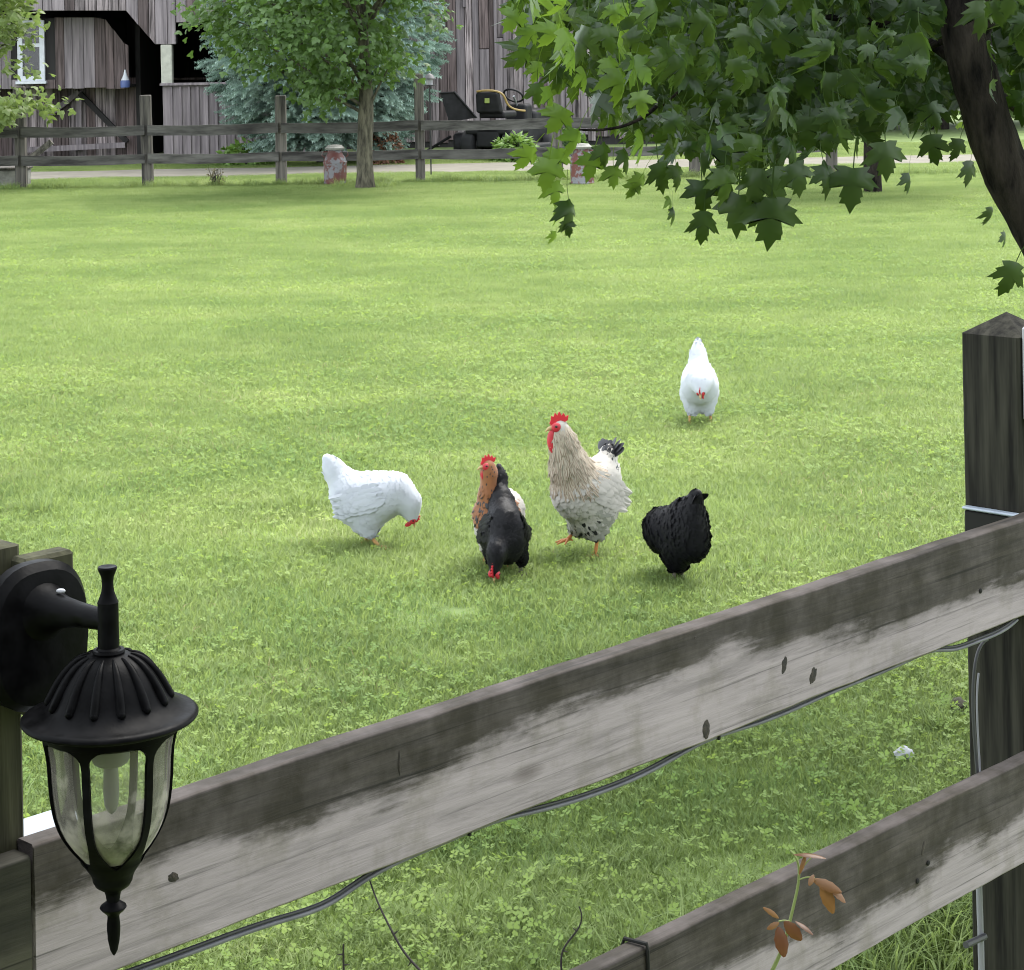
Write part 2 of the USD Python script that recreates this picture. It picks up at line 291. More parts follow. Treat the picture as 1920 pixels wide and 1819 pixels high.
# rooster's hackle: each feather cream with a dark brown stripe down its middle (st.x runs across, st.y along)
mat('hackle_feather', {'tc': ('texture_coordinate', {}), 's': ('separate_xyz', {}), 'a': ('math', {'math_type': 'subtract', 'value2': 0.5}), 'ab': ('math', {'math_type': 'absolute'}),
    'w': ('map_range', {'from_min': 0.12, 'from_max': 0.26, 'to_min': 1.0, 'to_max': 0.0, 'clamp': True}), 'y': ('map_range', {'from_min': 0.30, 'from_max': 0.9, 'clamp': True}),
    'm': ('math', {'math_type': 'multiply'}), 'g': ('geometry', {}), 'r': ('rgb_ramp', {'ramp': [(0, (0.37, 0.32, 0.25)), (0.5, (0.48, 0.445, 0.385)), (1, (0.52, 0.505, 0.475))]}), 'x': ('mix', {'color2': (0.13, 0.085, 0.05)}),
    'p': ('principled_bsdf', {'roughness': 0.6})},
    [('tc.UV', 's.vector'), ('s.x', 'a.value1'), ('a.value', 'ab.value1'), ('ab.value', 'w.value'), ('s.y', 'y.value'), ('w.result', 'm.value1'), ('y.result', 'm.value2'), ('g.random_per_island', 'r.fac'), ('r.color', 'x.color1'), ('m.value', 'x.fac'), ('x.color', 'p.base_color')])

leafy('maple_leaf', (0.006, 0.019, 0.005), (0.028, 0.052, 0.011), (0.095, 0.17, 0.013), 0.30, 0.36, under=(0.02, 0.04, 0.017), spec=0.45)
leafy('lit_maple_leaf', (0.042, 0.088, 0.014), (0.080, 0.128, 0.022), (0.19, 0.31, 0.028), 0.42, 0.4)  # lighter copy of the maple leaf for the left edge, lit look in its colour
leafy('yard_tree_leaf', (0.032, 0.078, 0.020), (0.085, 0.145, 0.040), (0.15, 0.27, 0.045), 0.35, 0.5)
leafy('bright_tree_leaf', (0.09, 0.14, 0.035), (0.17, 0.215, 0.07), (0.23, 0.32, 0.08), 0.38, 0.55)
leafy('hedge_leaf', (0.06, 0.11, 0.02), (0.14, 0.20, 0.04), (0.24, 0.36, 0.05), 0.35, 0.6)
leafy('shrub_leaf', (0.10, 0.19, 0.03), (0.19, 0.30, 0.06), (0.22, 0.36, 0.06), 0.3, 0.5)
leafy('spruce_needle', (0.085, 0.155, 0.125), (0.27, 0.38, 0.32), (0.14, 0.23, 0.17), 0.2, 0.6)
leafy('red_shrub_leaf', (0.13, 0.05, 0.03), (0.22, 0.12, 0.06), (0.20, 0.10, 0.05), 0.25, 0.6)
leafy('rose_leaf_red', (0.075, 0.026, 0.012), (0.095, 0.04, 0.013), (0.16, 0.065, 0.018), 0.3, 0.4)
leafy('rose_leaf_orange', (0.11, 0.05, 0.016), (0.145, 0.066, 0.022), (0.22, 0.11, 0.03), 0.35, 0.45)
leafy('dry_leaf', (0.12, 0.10, 0.05), (0.20, 0.17, 0.09), (0.1, 0.1, 0.05), 0.1, 0.8)
plain('paper_white', (0.36, 0.37, 0.39), 0.75)
plain('clod', (0.05, 0.045, 0.03), 0.9)

def grassy(name, ca, cb, cc, tr, mixf):
    """blades: tone varies blade by blade and in broad patches of the lawn"""
    mat(name, {'g': ('geometry', {}), 'mp': ('mapping', {'scale': (0.55, 0.85, 0.0)}), 'n': ('noise_texture', {'scale': 1.0, 'detail': 5., 'roughness': 0.6}),
        'mp2': ('mapping', {'scale': (3.5, 5.0, 0.0)}), 'n2': ('noise_texture', {'scale': 1.0, 'detail': 3.}),
        'a': ('math', {'math_type': 'multiply_add', 'value2': 0.35}), 'a2': ('math', {'math_type': 'multiply_add', 'value2': 0.4}),
        'mr': ('map_range', {'from_min': 0.58, 'from_max': 1.06, 'clamp': True}),
        'r': ('rgb_ramp', {'ramp': [(0.0, ca), (0.5, cb), (1.0, cc)]}), 'd': ('principled_bsdf', {'roughness': 0.55, 'specular_ior_level': 0.35}), 't': ('translucent_bsdf', {'color': tr}), 'm': ('mix_closure', {'fac': mixf})},
        [('g.position', 'mp.vector'), ('mp.vector', 'n.vector'), ('g.position', 'mp2.vector'), ('mp2.vector', 'n2.vector'), ('g.random_per_island', 'a.value1'), ('n.fac', 'a.value3'), ('n2.fac', 'a2.value1'), ('a.value', 'a2.value3'),
         ('a2.value', 'mr.value'), ('mr.result', 'r.fac'), ('r.color', 'd.base_color'), ('d.BSDF', 'm.closure1'), ('t.BSDF', 'm.closure2')], 'm.closure')
grassy('grass_blade', (0.13, 0.21, 0.06), (0.305, 0.38, 0.14), (0.49, 0.50, 0.24), (0.305, 0.40, 0.12), 0.5)
grassy('clover_leaf', (0.15, 0.25, 0.055), (0.30, 0.40, 0.10), (0.46, 0.49, 0.15), (0.31, 0.42, 0.09), 0.5)
mottled('turf_soil', (0.10, 0.15, 0.04), (0.17, 0.23, 0.07), 3.0, 0.95, 0.2)
mottled('gravel', (0.125, 0.115, 0.09), (0.19, 0.175, 0.14), 3.0, 0.95, 0.4, stretch=(1, 2.5, 1))

rng = np.random.default_rng(7)
# ================================================================ ground, drive, grass
g = np.linspace(-1, 1, 41)
gx, gy = np.meshgrid(np.sign(g) * np.abs(g) ** 2.2 * 160, 40 + np.sign(g) * np.abs(g) ** 2.2 * 160, indexing='ij')
gi = np.arange(41 * 41).reshape(41, 41)
obj('ground', (np.c_[gx.ravel(), gy.ravel(), np.zeros(gx.size)], np.stack([gi[:-1, :-1], gi[1:, :-1], gi[1:, 1:], gi[:-1, 1:]], -1).reshape(-1, 4)), 'turf_soil', kind='structure')
# gravel drive beyond the far fence: a strip with uneven edges
xs = np.linspace(-14, 14, 113)
DR0 = 30.3 + 0.02 * xs + 0.35 * (meshkit.fbm(np.c_[xs * 0.9, 0 * xs, 0 * xs], 4, 3) - 0.5)
DR1 = 32.6 + 0.02 * xs + 0.5 * (meshkit.fbm(np.c_[xs * 0.8, 0 * xs + 9, 0 * xs], 4, 4) - 0.5)
dv = np.vstack([np.c_[xs, DR0, 0 * xs + 0.004], np.c_[xs, DR0 + 0.25, 0 * xs + 0.02], np.c_[xs, DR1 - 0.25, 0 * xs + 0.02], np.c_[xs, DR1, 0 * xs + 0.004]])
k = len(xs); di = np.arange(k - 1)
obj('gravel_drive', (dv, np.vstack([np.stack([di + j * k, di + 1 + j * k, di + 1 + (j + 1) * k, di + (j + 1) * k], 1) for j in range(3)])), 'gravel', smooth=True, kind='structure')

def blade_patch(n, R, h0, h1, w0, w1, seed, lean=0.5):
    r = np.random.default_rng(seed)
    rad = R * np.sqrt(r.random(n)); th = r.random(n) * 2 * np.pi
    base = np.c_[rad * np.cos(th), rad * np.sin(th), np.zeros(n) - 0.003]
    h = h0 + (h1 - h0) * r.random(n) ** 1.5; w = w0 + (w1 - w0) * r.random(n)
    a = r.random(n) * 2 * np.pi; side = np.c_[np.cos(a), np.sin(a), np.zeros(n)]
    b = r.random(n) * 2 * np.pi; ld = np.c_[np.cos(b), np.sin(b), np.zeros(n)]; L = lean * (0.3 + r.random(n))
    mid = base + ld * (h * L * 0.35)[:, None]; mid[:, 2] += h * 0.55
    tip = base + ld * (h * L)[:, None]; tip[:, 2] += h * (0.98 - 0.25 * L)
    s = side * (w / 2)[:, None]
    V = np.stack([base - s, base + s, mid - s * 0.8, mid + s * 0.8, tip], 1).reshape(-1, 3)
    i = np.arange(n)[:, None] * 5
    F = np.hstack([i, i + 1, i + 3, i, i + 3, i + 2, i + 2, i + 3, i + 4]).reshape(-1, 3)
    nr = np.cross(side, np.c_[0 * a, 0 * a, 0 * a + 1]); nr = nr + np.array([0, 0, 1.3]) + 0.6 * ld; nr /= np.linalg.norm(nr, axis=1, keepdims=True)
    return V, F, np.repeat(nr, 5, 0)
def clover_patch(n, R, s0, s1, h0, h1, seed):
    r = np.random.default_rng(seed); V, F, N, k = [], [], [], 0
    cl = r.normal(size=(22, 2)) * R * 0.6
    for i in range(n):
        c2 = cl[r.integers(22)] + r.normal(size=2) * R * 0.22; s = s0 + (s1 - s0) * r.random(); h = h0 + (h1 - h0) * r.random(); a0 = r.random() * 6.28
        tilt = r.normal(size=2) * 0.35
        for q in range(3):
            a = a0 + q * 2.094; d = np.array([math.cos(a), math.sin(a)]); e = np.array([-d[1], d[0]])
            pts = [0.08 * d, 0.6 * d + 0.48 * e, 1.05 * d + 0.38 * e, 0.95 * d, 1.05 * d - 0.38 * e, 0.6 * d - 0.48 * e]
            lift = [0, 0.10, 0.12, 0.03, 0.12, 0.10]
            for p, l in zip(pts, lift):
                V.append([c2[0] + s * p[0], c2[1] + s * p[1], h + s * (l + p @ tilt)])
                N.append(unit([-tilt[0], -tilt[1], 1.0]))
            F += [[k, k + 5, k + 3], [k, k + 3, k + 1], [k + 5, k + 4, k + 3], [k + 3, k + 2, k + 1]]
            k += 6
    return np.array(V), np.array(F), np.array(N)
def instancer(name, protos, pos, yaw, scl, idx, mats, label=None):
    pi = UsdGeom.PointInstancer.Define(stage, numbered('/World', name)); root = str(pi.GetPath())
    rel = pi.CreatePrototypesRel()
    for i, (v, f, n) in enumerate(protos):
        m = obj('patch', (v, f), mats[i], root, normals=n); rel.AddTarget(m.GetPath())
    pi.CreatePositionsAttr(Vt.Vec3fArray.FromNumpy(np.asarray(pos, np.float32)))
    pi.CreateProtoIndicesAttr(Vt.IntArray.FromNumpy(np.asarray(idx, np.int32)))
    q = np.zeros((len(pos), 4)); q[:, 0] = np.cos(yaw / 2); q[:, 3] = np.sin(yaw / 2)
    pi.CreateOrientationsAttr(Vt.QuathArray([Gf.Quath(float(a), float(b), float(c), float(d)) for a, b, c, d in q]))
    pi.CreateScalesAttr(Vt.Vec3fArray.FromNumpy(np.asarray(scl, np.float32)))
    data(pi.GetPrim(), label, None, None, 'stuff'); return pi.GetPrim()

def lawn_points(step, d0, d1, marg=1.12, extra=0.4):
    pts = []
    for d in np.arange(d0, d1, step):
        hw = 0.24 * d * marg + extra
        x = np.arange(-hw, hw, step); pts.append(np.c_[x, np.full(len(x), d)])
    p = np.vstack(pts); return p + rng.uniform(-0.5, 0.5, p.shape) * step * 0.9
def on_grass(p):
    a = np.interp(p[:, 0], xs, DR0); b = np.interp(p[:, 0], xs, DR1)
    return (p[:, 1] < a + 0.05) | (p[:, 1] > b - 0.1)
gp = lawn_points(0.31, 3.3, 36.5); gp = gp[on_grass(gp)]
protos = [blade_patch(2800, 0.30, 0.020, 0.042, 0.0022, 0.0042, 20 + i, 0.8) for i in range(5)]
sc = 0.85 + 0.4 * rng.random(len(gp)); sz = sc * (0.75 + 0.5 * meshkit.fbm(np.c_[gp * 0.7, 0 * gp[:, :1]], 3, 5)) * np.interp(gp[:, 1], [4.5, 8.0], [.78, 1.0])
instancer('grass', protos, np.c_[gp, 0 * gp[:, :1]], rng.random(len(gp)) * 6.28, np.c_[sc, sc, sz], rng.integers(0, 5, len(gp)), ['grass_blade'] * 5, 'short bright green lawn grass covering the whole yard')
cp = lawn_points(0.27, 3.3, 24.0)
dens = meshkit.fbm(np.c_[cp * np.array([0.8, 0.6]), 0 * cp[:, :1]], 4, 11)
cp = cp[rng.random(len(cp)) < np.clip((dens - 0.30) * 4, np.interp(cp[:, 1], [4.5, 8.5], [.7, .22]), 1) * np.clip(1.35 - cp[:, 1] / 20, 0.3, 1)]
protos = [clover_patch(85, 0.30, 0.0055, 0.0095, 0.020, 0.038, 40 + i) for i in range(5)]
s2 = (0.85 + 0.35 * rng.random(len(cp))) * np.interp(cp[:, 1], [4.5, 7.0], [1.22, 1.0])
instancer('clover', protos, np.c_[cp, 0 * cp[:, :1]], rng.random(len(cp)) * 6.28, np.c_[s2, s2, s2], rng.integers(0, 5, len(cp)), ['clover_leaf'] * 5, 'low clover with small round yellow green leaflets growing through the lawn')
grassy('straw_blade', (0.30, 0.27, 0.12), (0.40, 0.36, 0.18), (0.48, 0.43, 0.24), (0.30, 0.27, 0.14), 0.4)
sp_ = lawn_points(0.55, 3.4, 27.0); sp_ = sp_[rng.random(len(sp_)) < np.clip((meshkit.fbm(np.c_[sp_ * .6, 0 * sp_[:, :1]], 3, 31) - .38) * 4, .12, 1)]
instancer('dry_grass', [blade_patch(90, 0.30, 0.022, 0.055, 0.002, 0.004, 80 + i, 1.5) for i in range(3)], np.c_[sp_, 0 * sp_[:, :1]], rng.random(len(sp_)) * 6.28, np.ones((len(sp_), 3)), rng.integers(0, 3, len(sp_)), ['straw_blade'] * 3, 'dry straw coloured blades scattered through the lawn')
# longer tufts: along the far fence, around the near post, and at random
tp = [np.c_[np.linspace(-8.5, 8, 190) + rng.normal(size=190) * 0.05, 28.15 + 0.1 * rng.normal(size=190)]]
q = G(685, 352); tp.append(q[:2] + rng.normal(size=(16, 2)) * 0.16)
for px, py in ((1790, 1770), (1730, 1790), (1700, 1740), (1820, 1730), (1680, 1815), (1600, 1830), (1760, 1700)):
    tp.append(G(px, py)[:2] + rng.normal(size=(4, 2)) * 0.05)
rp = lawn_points(0.8, 3.4, 9.0); tp.append(rp[rng.random(len(rp)) < 0.7])
tp = np.vstack(tp); s3 = 0.6 + 0.7 * rng.random(len(tp))
s3[190 + 16:190 + 16 + 28] = 1.25
s3[-len(rp):] *= 0.8
protos = [blade_patch(130, 0.085, 0.06, 0.15, 0.003, 0.0055, 60 + i, 0.9) for i in range(4)]
instancer('long_grass', protos, np.c_[tp, 0 * tp[:, :1]], rng.random(len(tp)) * 6.28, np.c_[s3, s3, s3], rng.integers(0, 4, len(tp)), ['grass_blade'] * 4, 'longer grass tufts left unmown at the fence foot and in the lawn')
#==MARK_STRUCT
# ================================================================ barns behind the far fence
def board(bx, name, x0, x1, z0, z1, y, th, mat, parent, ztop0=None, zb1=None, tilt=0.0):
    """one vertical plank; z0 may differ at the two lower corners (zb1)"""
    zb1 = z0 if zb1 is None else zb1; c = 0.004
    V = []
    for yy, ins in ((y, c), (y + 0.006, 0), (y + th, 0)):
        V += [[x0 + ins, yy, z0 + ins], [x1 - ins, yy, zb1 + ins], [x1 - ins + tilt, yy, z1], [x0 + ins + tilt, yy, z1 if ztop0 is None else ztop0]]
    F = [[0, 1, 2, 3], [8, 11, 10, 9]]
    for a in (0, 4):
        for k in range(4): F.append([a + k, a + 4 + k, a + 4 + (k + 1) % 4, a + (k + 1) % 4])
    return obj(name, (V, F), mat, parent)
def bx_(px, D): return P(px, CY, D)[0]
def bz_(px, py, D): return P(px, py, D)[2]

# ---- the left building: an old barn with an open porch
DA, DB, DC = 35.0, 35.55, 36.2
porch = thing('barn', 'old grey board barn with dark open porch, cream post and white framed window', 'barn', (bx_(200, DA), DA, 0))
ox, oy = bx_(200, DA), DA
BM = ['barn_board', 'barn_board', 'barn_board_brown', 'barn_board_grey']
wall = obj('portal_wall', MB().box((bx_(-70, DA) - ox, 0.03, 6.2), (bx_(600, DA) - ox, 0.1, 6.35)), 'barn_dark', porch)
def prof_A(px):
    if px < 237: return 20.0
    if px < 291: return 20 + (px - 237) * 63 / 54
    if px <= 330: return 83.0
    return 42.0
px = -70.0
while px < 600:
    w = rng.uniform(17, 24); x1 = min(px + w, 600)
    for e in (237, 291, 330):
        if px < e < x1 and x1 - e < 8: x1 = e
        elif px < e < x1: x1 = e
    board(None, 'board', bx_(px, DA) - ox + 0.004, bx_(x1, DA) - ox - 0.004, bz_(px, prof_A(px + .1), DA) - 0.0, 6.2, rng.uniform(0, 0.012), 0.025, BM[rng.integers(4)], wall, zb1=bz_(x1, prof_A(x1 - .1), DA))
    px = x1
trim = MB()
for (a, b) in (((-70, 21), (238, 20)), ((237, 19), (292, 84)), ((290, 83), (330, 82))):   # lintel boards behind the cut edge
    p, q2 = P(*a, DA), P(*b, DA); p = p - [ox, oy, 0]; q2 = q2 - [ox, oy, 0]; d = unit(q2 - p); nrm = np.array([-d[2], 0, d[0]])
    trim.add(*[np.array([p + [0, .04, 0], q2 + [0, .04, 0], q2 + nrm * .16 + [0, .04, 0], p + nrm * .16 + [0, .04, 0], p + [0, .2, 0], q2 + [0, .2, 0], q2 + nrm * .16 + [0, .2, 0], p + nrm * .16 + [0, .2, 0]]), [[0, 1, 2, 3], [7, 6, 5, 4], [0, 4, 5, 1], [3, 2, 6, 7], [0, 3, 7, 4], [1, 5, 6, 2]]])
obj('lintel', trim, 'barn_dark', porch)
obj('porch_post', MB().box((bx_(301, DA) - ox, 0.0, bz_(310, 158, DA)), (bx_(322, DA) - ox, 0.16, bz_(310, 84, DA)), 0.008), 'cream_paint', porch)
# low porch wall of boards and battens with a cap
lw = obj('porch_wall', MB().box((bx_(303, DA) - ox, 0.03, 0), (bx_(600, DA) - ox, 0.07, bz_(310, 160, DA))), 'barn_dark', porch)
px = 303.0
while px < 600:
    x1 = min(px + rng.uniform(15.5, 18), 600)
    board(None, 'board', bx_(px, DA) - ox + 0.003, bx_(x1, DA) - ox - 0.003, 0.0, bz_(310, 161, DA), rng.uniform(0, 0.006), 0.022, 'barn_board_grey', lw)
    board(None, 'batten', bx_(x1 - 2, DA) - ox, bx_(x1 + 2.5, DA) - ox, 0.0, bz_(310, 163, DA), -0.022, 0.018, 'barn_board_grey', lw)
    px = x1
obj('cap_rail', MB().box((bx_(299, DA) - ox, -0.05, bz_(310, 161, DA)), (bx_(602, DA) - ox, 0.09, bz_(310, 156, DA)), 0.006), 'barn_board_grey', porch)
# set-back upper wall with the window
ob = DB - oy
def prof_B(px):
    if px < 195: return 33.0
    if px < 236: return 33 + (px - 195) * 52 / 41
    return 85.0
px = -70.0; uw = obj('upper_wall', MB().box((bx_(-70, DB) - ox, ob + 0.03, bz_(0, 163, DB)), (bx_(190, DB) - ox, ob + 0.05, bz_(0, 36, DB))), 'barn_dark', porch)
while px < 241:
    x1 = min(px + rng.uniform(14, 22), 241)
    hole = px < 82 and x1 > 34
    ztop = bz_(px, prof_B((px + x1) / 2), DB)
    zb = bz_(px, 166 + rng.uniform(-1.5, 1.5), DB)
    if hole:
        board(None, 'board', bx_(px, DB) - ox + 0.003, bx_(x1, DB) - ox - 0.003, zb, bz_(px, 150, DB), ob + rng.uniform(0, .01), 0.025, BM[rng.integers(4)], uw)
    else:
        board(None, 'board', bx_(px, DB) - ox + 0.003, bx_(x1, DB) - ox - 0.003, zb, bz_(x1, prof_B(x1), DB), ob + rng.uniform(0, .012), 0.025, ['barn_board', 'barn_board_grey', 'barn_board_brown'][rng.integers(3)], uw, ztop0=bz_(px, prof_B(px), DB))
    px = x1
wx0, wx1, wz0, wz1 = bx_(33, DB) - ox, bx_(84, DB) - ox, bz_(60, 152, DB), bz_(60, 38, DB)
def frame_mesh(x0, x1, z0, z1, y0, y1, w, bars=()):
    m = MB().box((x0, y0, z0), (x1, y1, z0 + w), .004).box((x0, y0, z1 - w), (x1, y1, z1), .004).box((x0, y0 + .001, z0 + w), (x0 + w, y1, z1 - w), .004).box((x1 - w, y0 + .001, z0 + w), (x1, y1, z1 - w), .004)
    for b in bars: m.box(*b)
    return m
zc = bz_(60, 85, DB)
wn = obj('window', frame_mesh(wx0, wx1, wz0, wz1, ob - 0.04, ob + 0.03, 0.085, [((wx0 + .085, ob - .02, zc - .03), (wx1 - .085, ob + .02, zc + .03))]), 'white_paint', porch)
obj('sill', MB().box((wx0 - .03, ob - .09, wz0 - .05), (wx1 + .03, ob + .02, wz0), .006), 'white_paint', wn)
obj('pane', MB().box((wx0 + .08, ob + .000, zc + .03), (wx1 - .08, ob + .006, wz1 - .08)), 'window_glass', wn)
obj('pane', MB().box((wx0 + .08, ob + .000, wz0 + .08), (wx1 - .08, ob + .006, zc - .03)), 'window_glass', wn)
cv = []; cu = np.linspace(wx0 + .06, wx1 - .06, 25)
for z in (wz0 + .05, wz1 - .05): cv += [[x, ob + 0.09 + 0.02 * math.sin(x * 60), z] for x in cu]
ci = np.arange(24)
obj('curtain', (cv, np.stack([ci, ci + 1, ci + 26, ci + 25], 1)), 'curtain', wn, smooth=True)
# lower wall under the overhang, with two braces and a sloping skirting board
oc = DC - oy; px = -70.0
lo_w = obj('lower_wall', MB().box((bx_(-70, DC) - ox, oc + .03, 0), (bx_(262, DC) - ox, oc + .06, bz_(0, 150, DC))), 'barn_dark', porch)
while px < 258:
    x1 = min(px + rng.uniform(13, 20), 258)
    board(None, 'board', bx_(px, DC) - ox + .003, bx_(x1, DC) - ox - .003, 0.02, bz_(0, 150, DC), oc + rng.uniform(0, .012), .025, BM[rng.integers(3)], lo_w); px = x1
def beam(a, b, D, w, th, y):
    p, q2 = P(*a, D) - [ox, oy, 0], P(*b, D) - [ox, oy, 0]; d = unit(q2 - p); nr = np.array([-d[2], 0, d[0]]) * w / 2
    c = [p - nr, q2 - nr, q2 + nr, p + nr]; V = [v * [1, 0, 1] + [0, y, 0] for v in c] + [v * [1, 0, 1] + [0, y + th, 0] for v in c]
    return np.array(V), [[0, 1, 2, 3], [7, 6, 5, 4], [0, 4, 5, 1], [3, 2, 6, 7], [0, 3, 7, 4], [1, 5, 6, 2]]
obj('brace', beam((150, 172), (95, 215), DC, 0.085, 0.08, oc - 0.10), 'barn_board_grey', porch)
obj('brace', beam((151, 175), (240, 266), DC, 0.085, 0.08, oc - 0.11), 'barn_dark', porch)
obj('stud', beam((149, 170), (149, 282), DC, 0.09, 0.05, oc - 0.06), 'barn_board_grey', porch)
obj('skirting_board', beam((40, 281), (238, 271), DC, 0.09, 0.06, oc - 0.2), 'barn_board_grey', porch)
obj('overhang_floor', MB().box((bx_(-70, DB) - ox, ob + .031, bz_(0, 168, DB)), (bx_(241, DB) - ox, oc + .1, bz_(0, 163, DB))), 'barn_dark', porch)
# dark inside: back wall, ceiling, sides, roof
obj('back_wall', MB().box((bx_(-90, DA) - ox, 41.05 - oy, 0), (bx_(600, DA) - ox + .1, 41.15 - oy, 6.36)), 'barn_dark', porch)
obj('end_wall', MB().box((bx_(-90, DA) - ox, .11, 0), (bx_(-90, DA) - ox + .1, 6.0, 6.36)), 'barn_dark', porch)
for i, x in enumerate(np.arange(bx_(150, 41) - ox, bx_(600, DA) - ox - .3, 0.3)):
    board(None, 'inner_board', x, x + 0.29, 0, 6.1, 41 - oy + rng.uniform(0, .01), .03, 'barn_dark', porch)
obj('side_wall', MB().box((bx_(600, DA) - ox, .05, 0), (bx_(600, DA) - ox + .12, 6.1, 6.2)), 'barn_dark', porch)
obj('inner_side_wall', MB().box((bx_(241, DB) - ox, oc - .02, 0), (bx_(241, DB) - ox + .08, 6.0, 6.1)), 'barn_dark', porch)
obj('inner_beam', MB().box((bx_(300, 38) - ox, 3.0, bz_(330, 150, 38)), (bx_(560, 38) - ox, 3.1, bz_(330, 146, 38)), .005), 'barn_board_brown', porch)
obj('roof', MB().box((bx_(-90, DA) - ox, -0.3, 6.36), (bx_(615, DA) - ox, 6.3, 6.5), .02), 'barn_dark', porch)
p = P(262, 285, 36.4)
bk = thing('bucket', 'pale blue grey bucket standing in the dark barn doorway', 'bucket', (p[0], p[1], 0))
obj('body', MB().lathe([(0.001, 0.0), (0.11, 0.0), (0.13, 0.2), (0.135, 0.32), (0.145, 0.325), (0.145, 0.345), (0.128, 0.345), (0.12, 0.2), (0.001, .02)], 20), 'plate_metal', bk, smooth=40)
obj('handle', tube([(0.14 * math.cos(t), 0.02, 0.33 + 0.13 * math.sin(t)) for t in np.linspace(0, math.pi, 13)], 0.005, 6), 'steel', bk)
p = P(235, 164, DB - 0.12)
bt = thing('spray_bottle', 'white and dark blue bottle hung at the corner of the barn wall', 'bottle', p)
obj('body', MB().lathe([(0.001, 0), (0.075, 0), (0.08, .03), (0.08, .1), (0.07, .12)], 16), 'blue_plastic', bt, smooth=40)
obj('neck', MB().lathe([(0.07, .12), (0.055, .15), (0.03, .21), (0.018, .26), (0.016, .29), (0.001, .295)], 16), 'white_paint', bt, smooth=40)

# ---- the right barn wall: tall, weathered, patched boards
DR = 38.0; x0r = bx_(600, DR)
rb = thing('barn', 'tall weathered barn wall of purple grey patched boards, behind the mower', 'barn', (x0r, DR, 0))
bw = obj('wall', MB().box((0.02, .04, 0), (bx_(1290, DR) - x0r, .1, 7.0)), 'barn_dark', rb)
px = 600.0
while px < 1290:
    x1 = min(px + rng.uniform(11, 19), 1290); z0 = rng.uniform(0.02, 0.2) if rng.random() < .8 else rng.uniform(.3, .5)
    a, b = bx_(px, DR) - x0r, bx_(x1, DR) - x0r; m_ = BM[rng.integers(4)] if rng.random() < .8 else 'barn_board_grey'
    cut = rng.uniform(1.6, 4.2) if rng.random() < .45 else 7.0
    board(None, 'board', a + .004, b - .004, z0, cut, rng.uniform(0, .02), .024, m_, bw)
    if cut < 7: board(None, 'board', a + .005, b - .003, cut + .012, 7.0, rng.uniform(0, .02), .024, BM[rng.integers(4)], bw)
    if rng.random() < .4:
        zz = sorted(rng.uniform(0.3, 4.0, 2)); board(None, 'batten', b - .025, b + .03, zz[0] if rng.random() < .5 else 0.1, zz[1] + 1.4, -0.024, .018, BM[rng.integers(4)], bw, tilt=rng.uniform(-.02, .02))
    px = x1
obj('end_wall', MB().box((bx_(1290, DR) - x0r - .1, .11, 0), (bx_(1290, DR) - x0r, 6, 7.0)), 'barn_dark', rb)
obj('roof', MB().box((-.2, -.4, 7.0), (bx_(1290, DR) - x0r + .3, 6.2, 7.15), .02), 'barn_dark', rb)

# ================================================================ far fence (posts measured in the photograph; three of them in clear view)
fp = [(-217, 330), (40, 330), (277, 349), (527, 350), (788, 345), (1046, 343), (1302, 340), (1559, 337)]
fpos = [np.array([G(a, b)[0], 28.4 - 0.03 * G(a, b)[0] * 0, 0]) for a, b in fp]
tops = [165, 165, 178, 180, 138, 175, 172, 170]
ff = thing('fence', 'weathered two rail board fence across the far end of the lawn', 'fence', (fpos[0][0], 28.4, 0)); f0 = np.array([fpos[0][0], 28.4, 0])
FPX_ = []
for i, ((a, b), t) in enumerate(zip(fp, tops)):
    x = P(a, 300, 28.4)[0] - f0[0]; h = P(a, t, 28.4)[2]; w = 0.07 if a != 788 else .062
    FPX_.append(x); lean = rng.uniform(-.015, .015)
    v, f = cbox((-w, -w, -.1), (w, w, h), .01); v[:, 0] += lean * v[:, 2]; v[v[:, 2] > h - .02] += [0, 0, rng.uniform(-.02, .02)]
    v = v + [x, 0, 0]; obj('post', (v, f), 'far_post_wood', ff)
for i in range(len(fp) - 1):
    for (t0, t1) in ((229, 248), (283, 301)):
        for _ in range(1):
            xa, xb = FPX_[i] + .02, FPX_[i + 1] - .02
            za, zb = [EYE - (28.4 / FPX) * (tt - CY) + 0.45 * 28.4 / FPX * 0 for tt in (t0 - 7, t1 - 7)]
            n = 9; X = np.linspace(xa, xb, n); sag = -0.02 * np.sin(np.linspace(0, np.pi, n)) * rng.random(); tl = rng.uniform(-.012, .012)
            V = []
            for j, x in enumerate(X):
                e = rng.uniform(-.004, .004); dz = sag[j] + tl * (j / n - .5)
                V += [[x, -.11, zb + dz + e], [x, -.075, zb + dz + e], [x, -.075, za + dz - e], [x, -.11, za + dz - e]]
            F = [[0, 3, 2, 1], [4 * n - 4, 4 * n - 3, 4 * n - 2, 4 * n - 1]]
            for j in range(n - 1):
                for q in range(4): F.append([4 * j + q, 4 * j + (q + 1) % 4, 4 * j + 4 + (q + 1) % 4, 4 * j + 4 + q])
            obj('rail', (V, F), 'far_rail_wood', ff)
x = FPX_[1]; obj('brace', (lambda v: v)(tube([(x + .42, -.05, EYE - 28.4 / FPX * (250 - CY)), (x + .05, -.05, EYE - 28.4 / FPX * (290 - CY))], .045, 6)), 'far_post_wood', ff)

def thing_at(name, label, cat, p, **k): return thing(name, label, cat, (p[0], p[1], 0), **k)
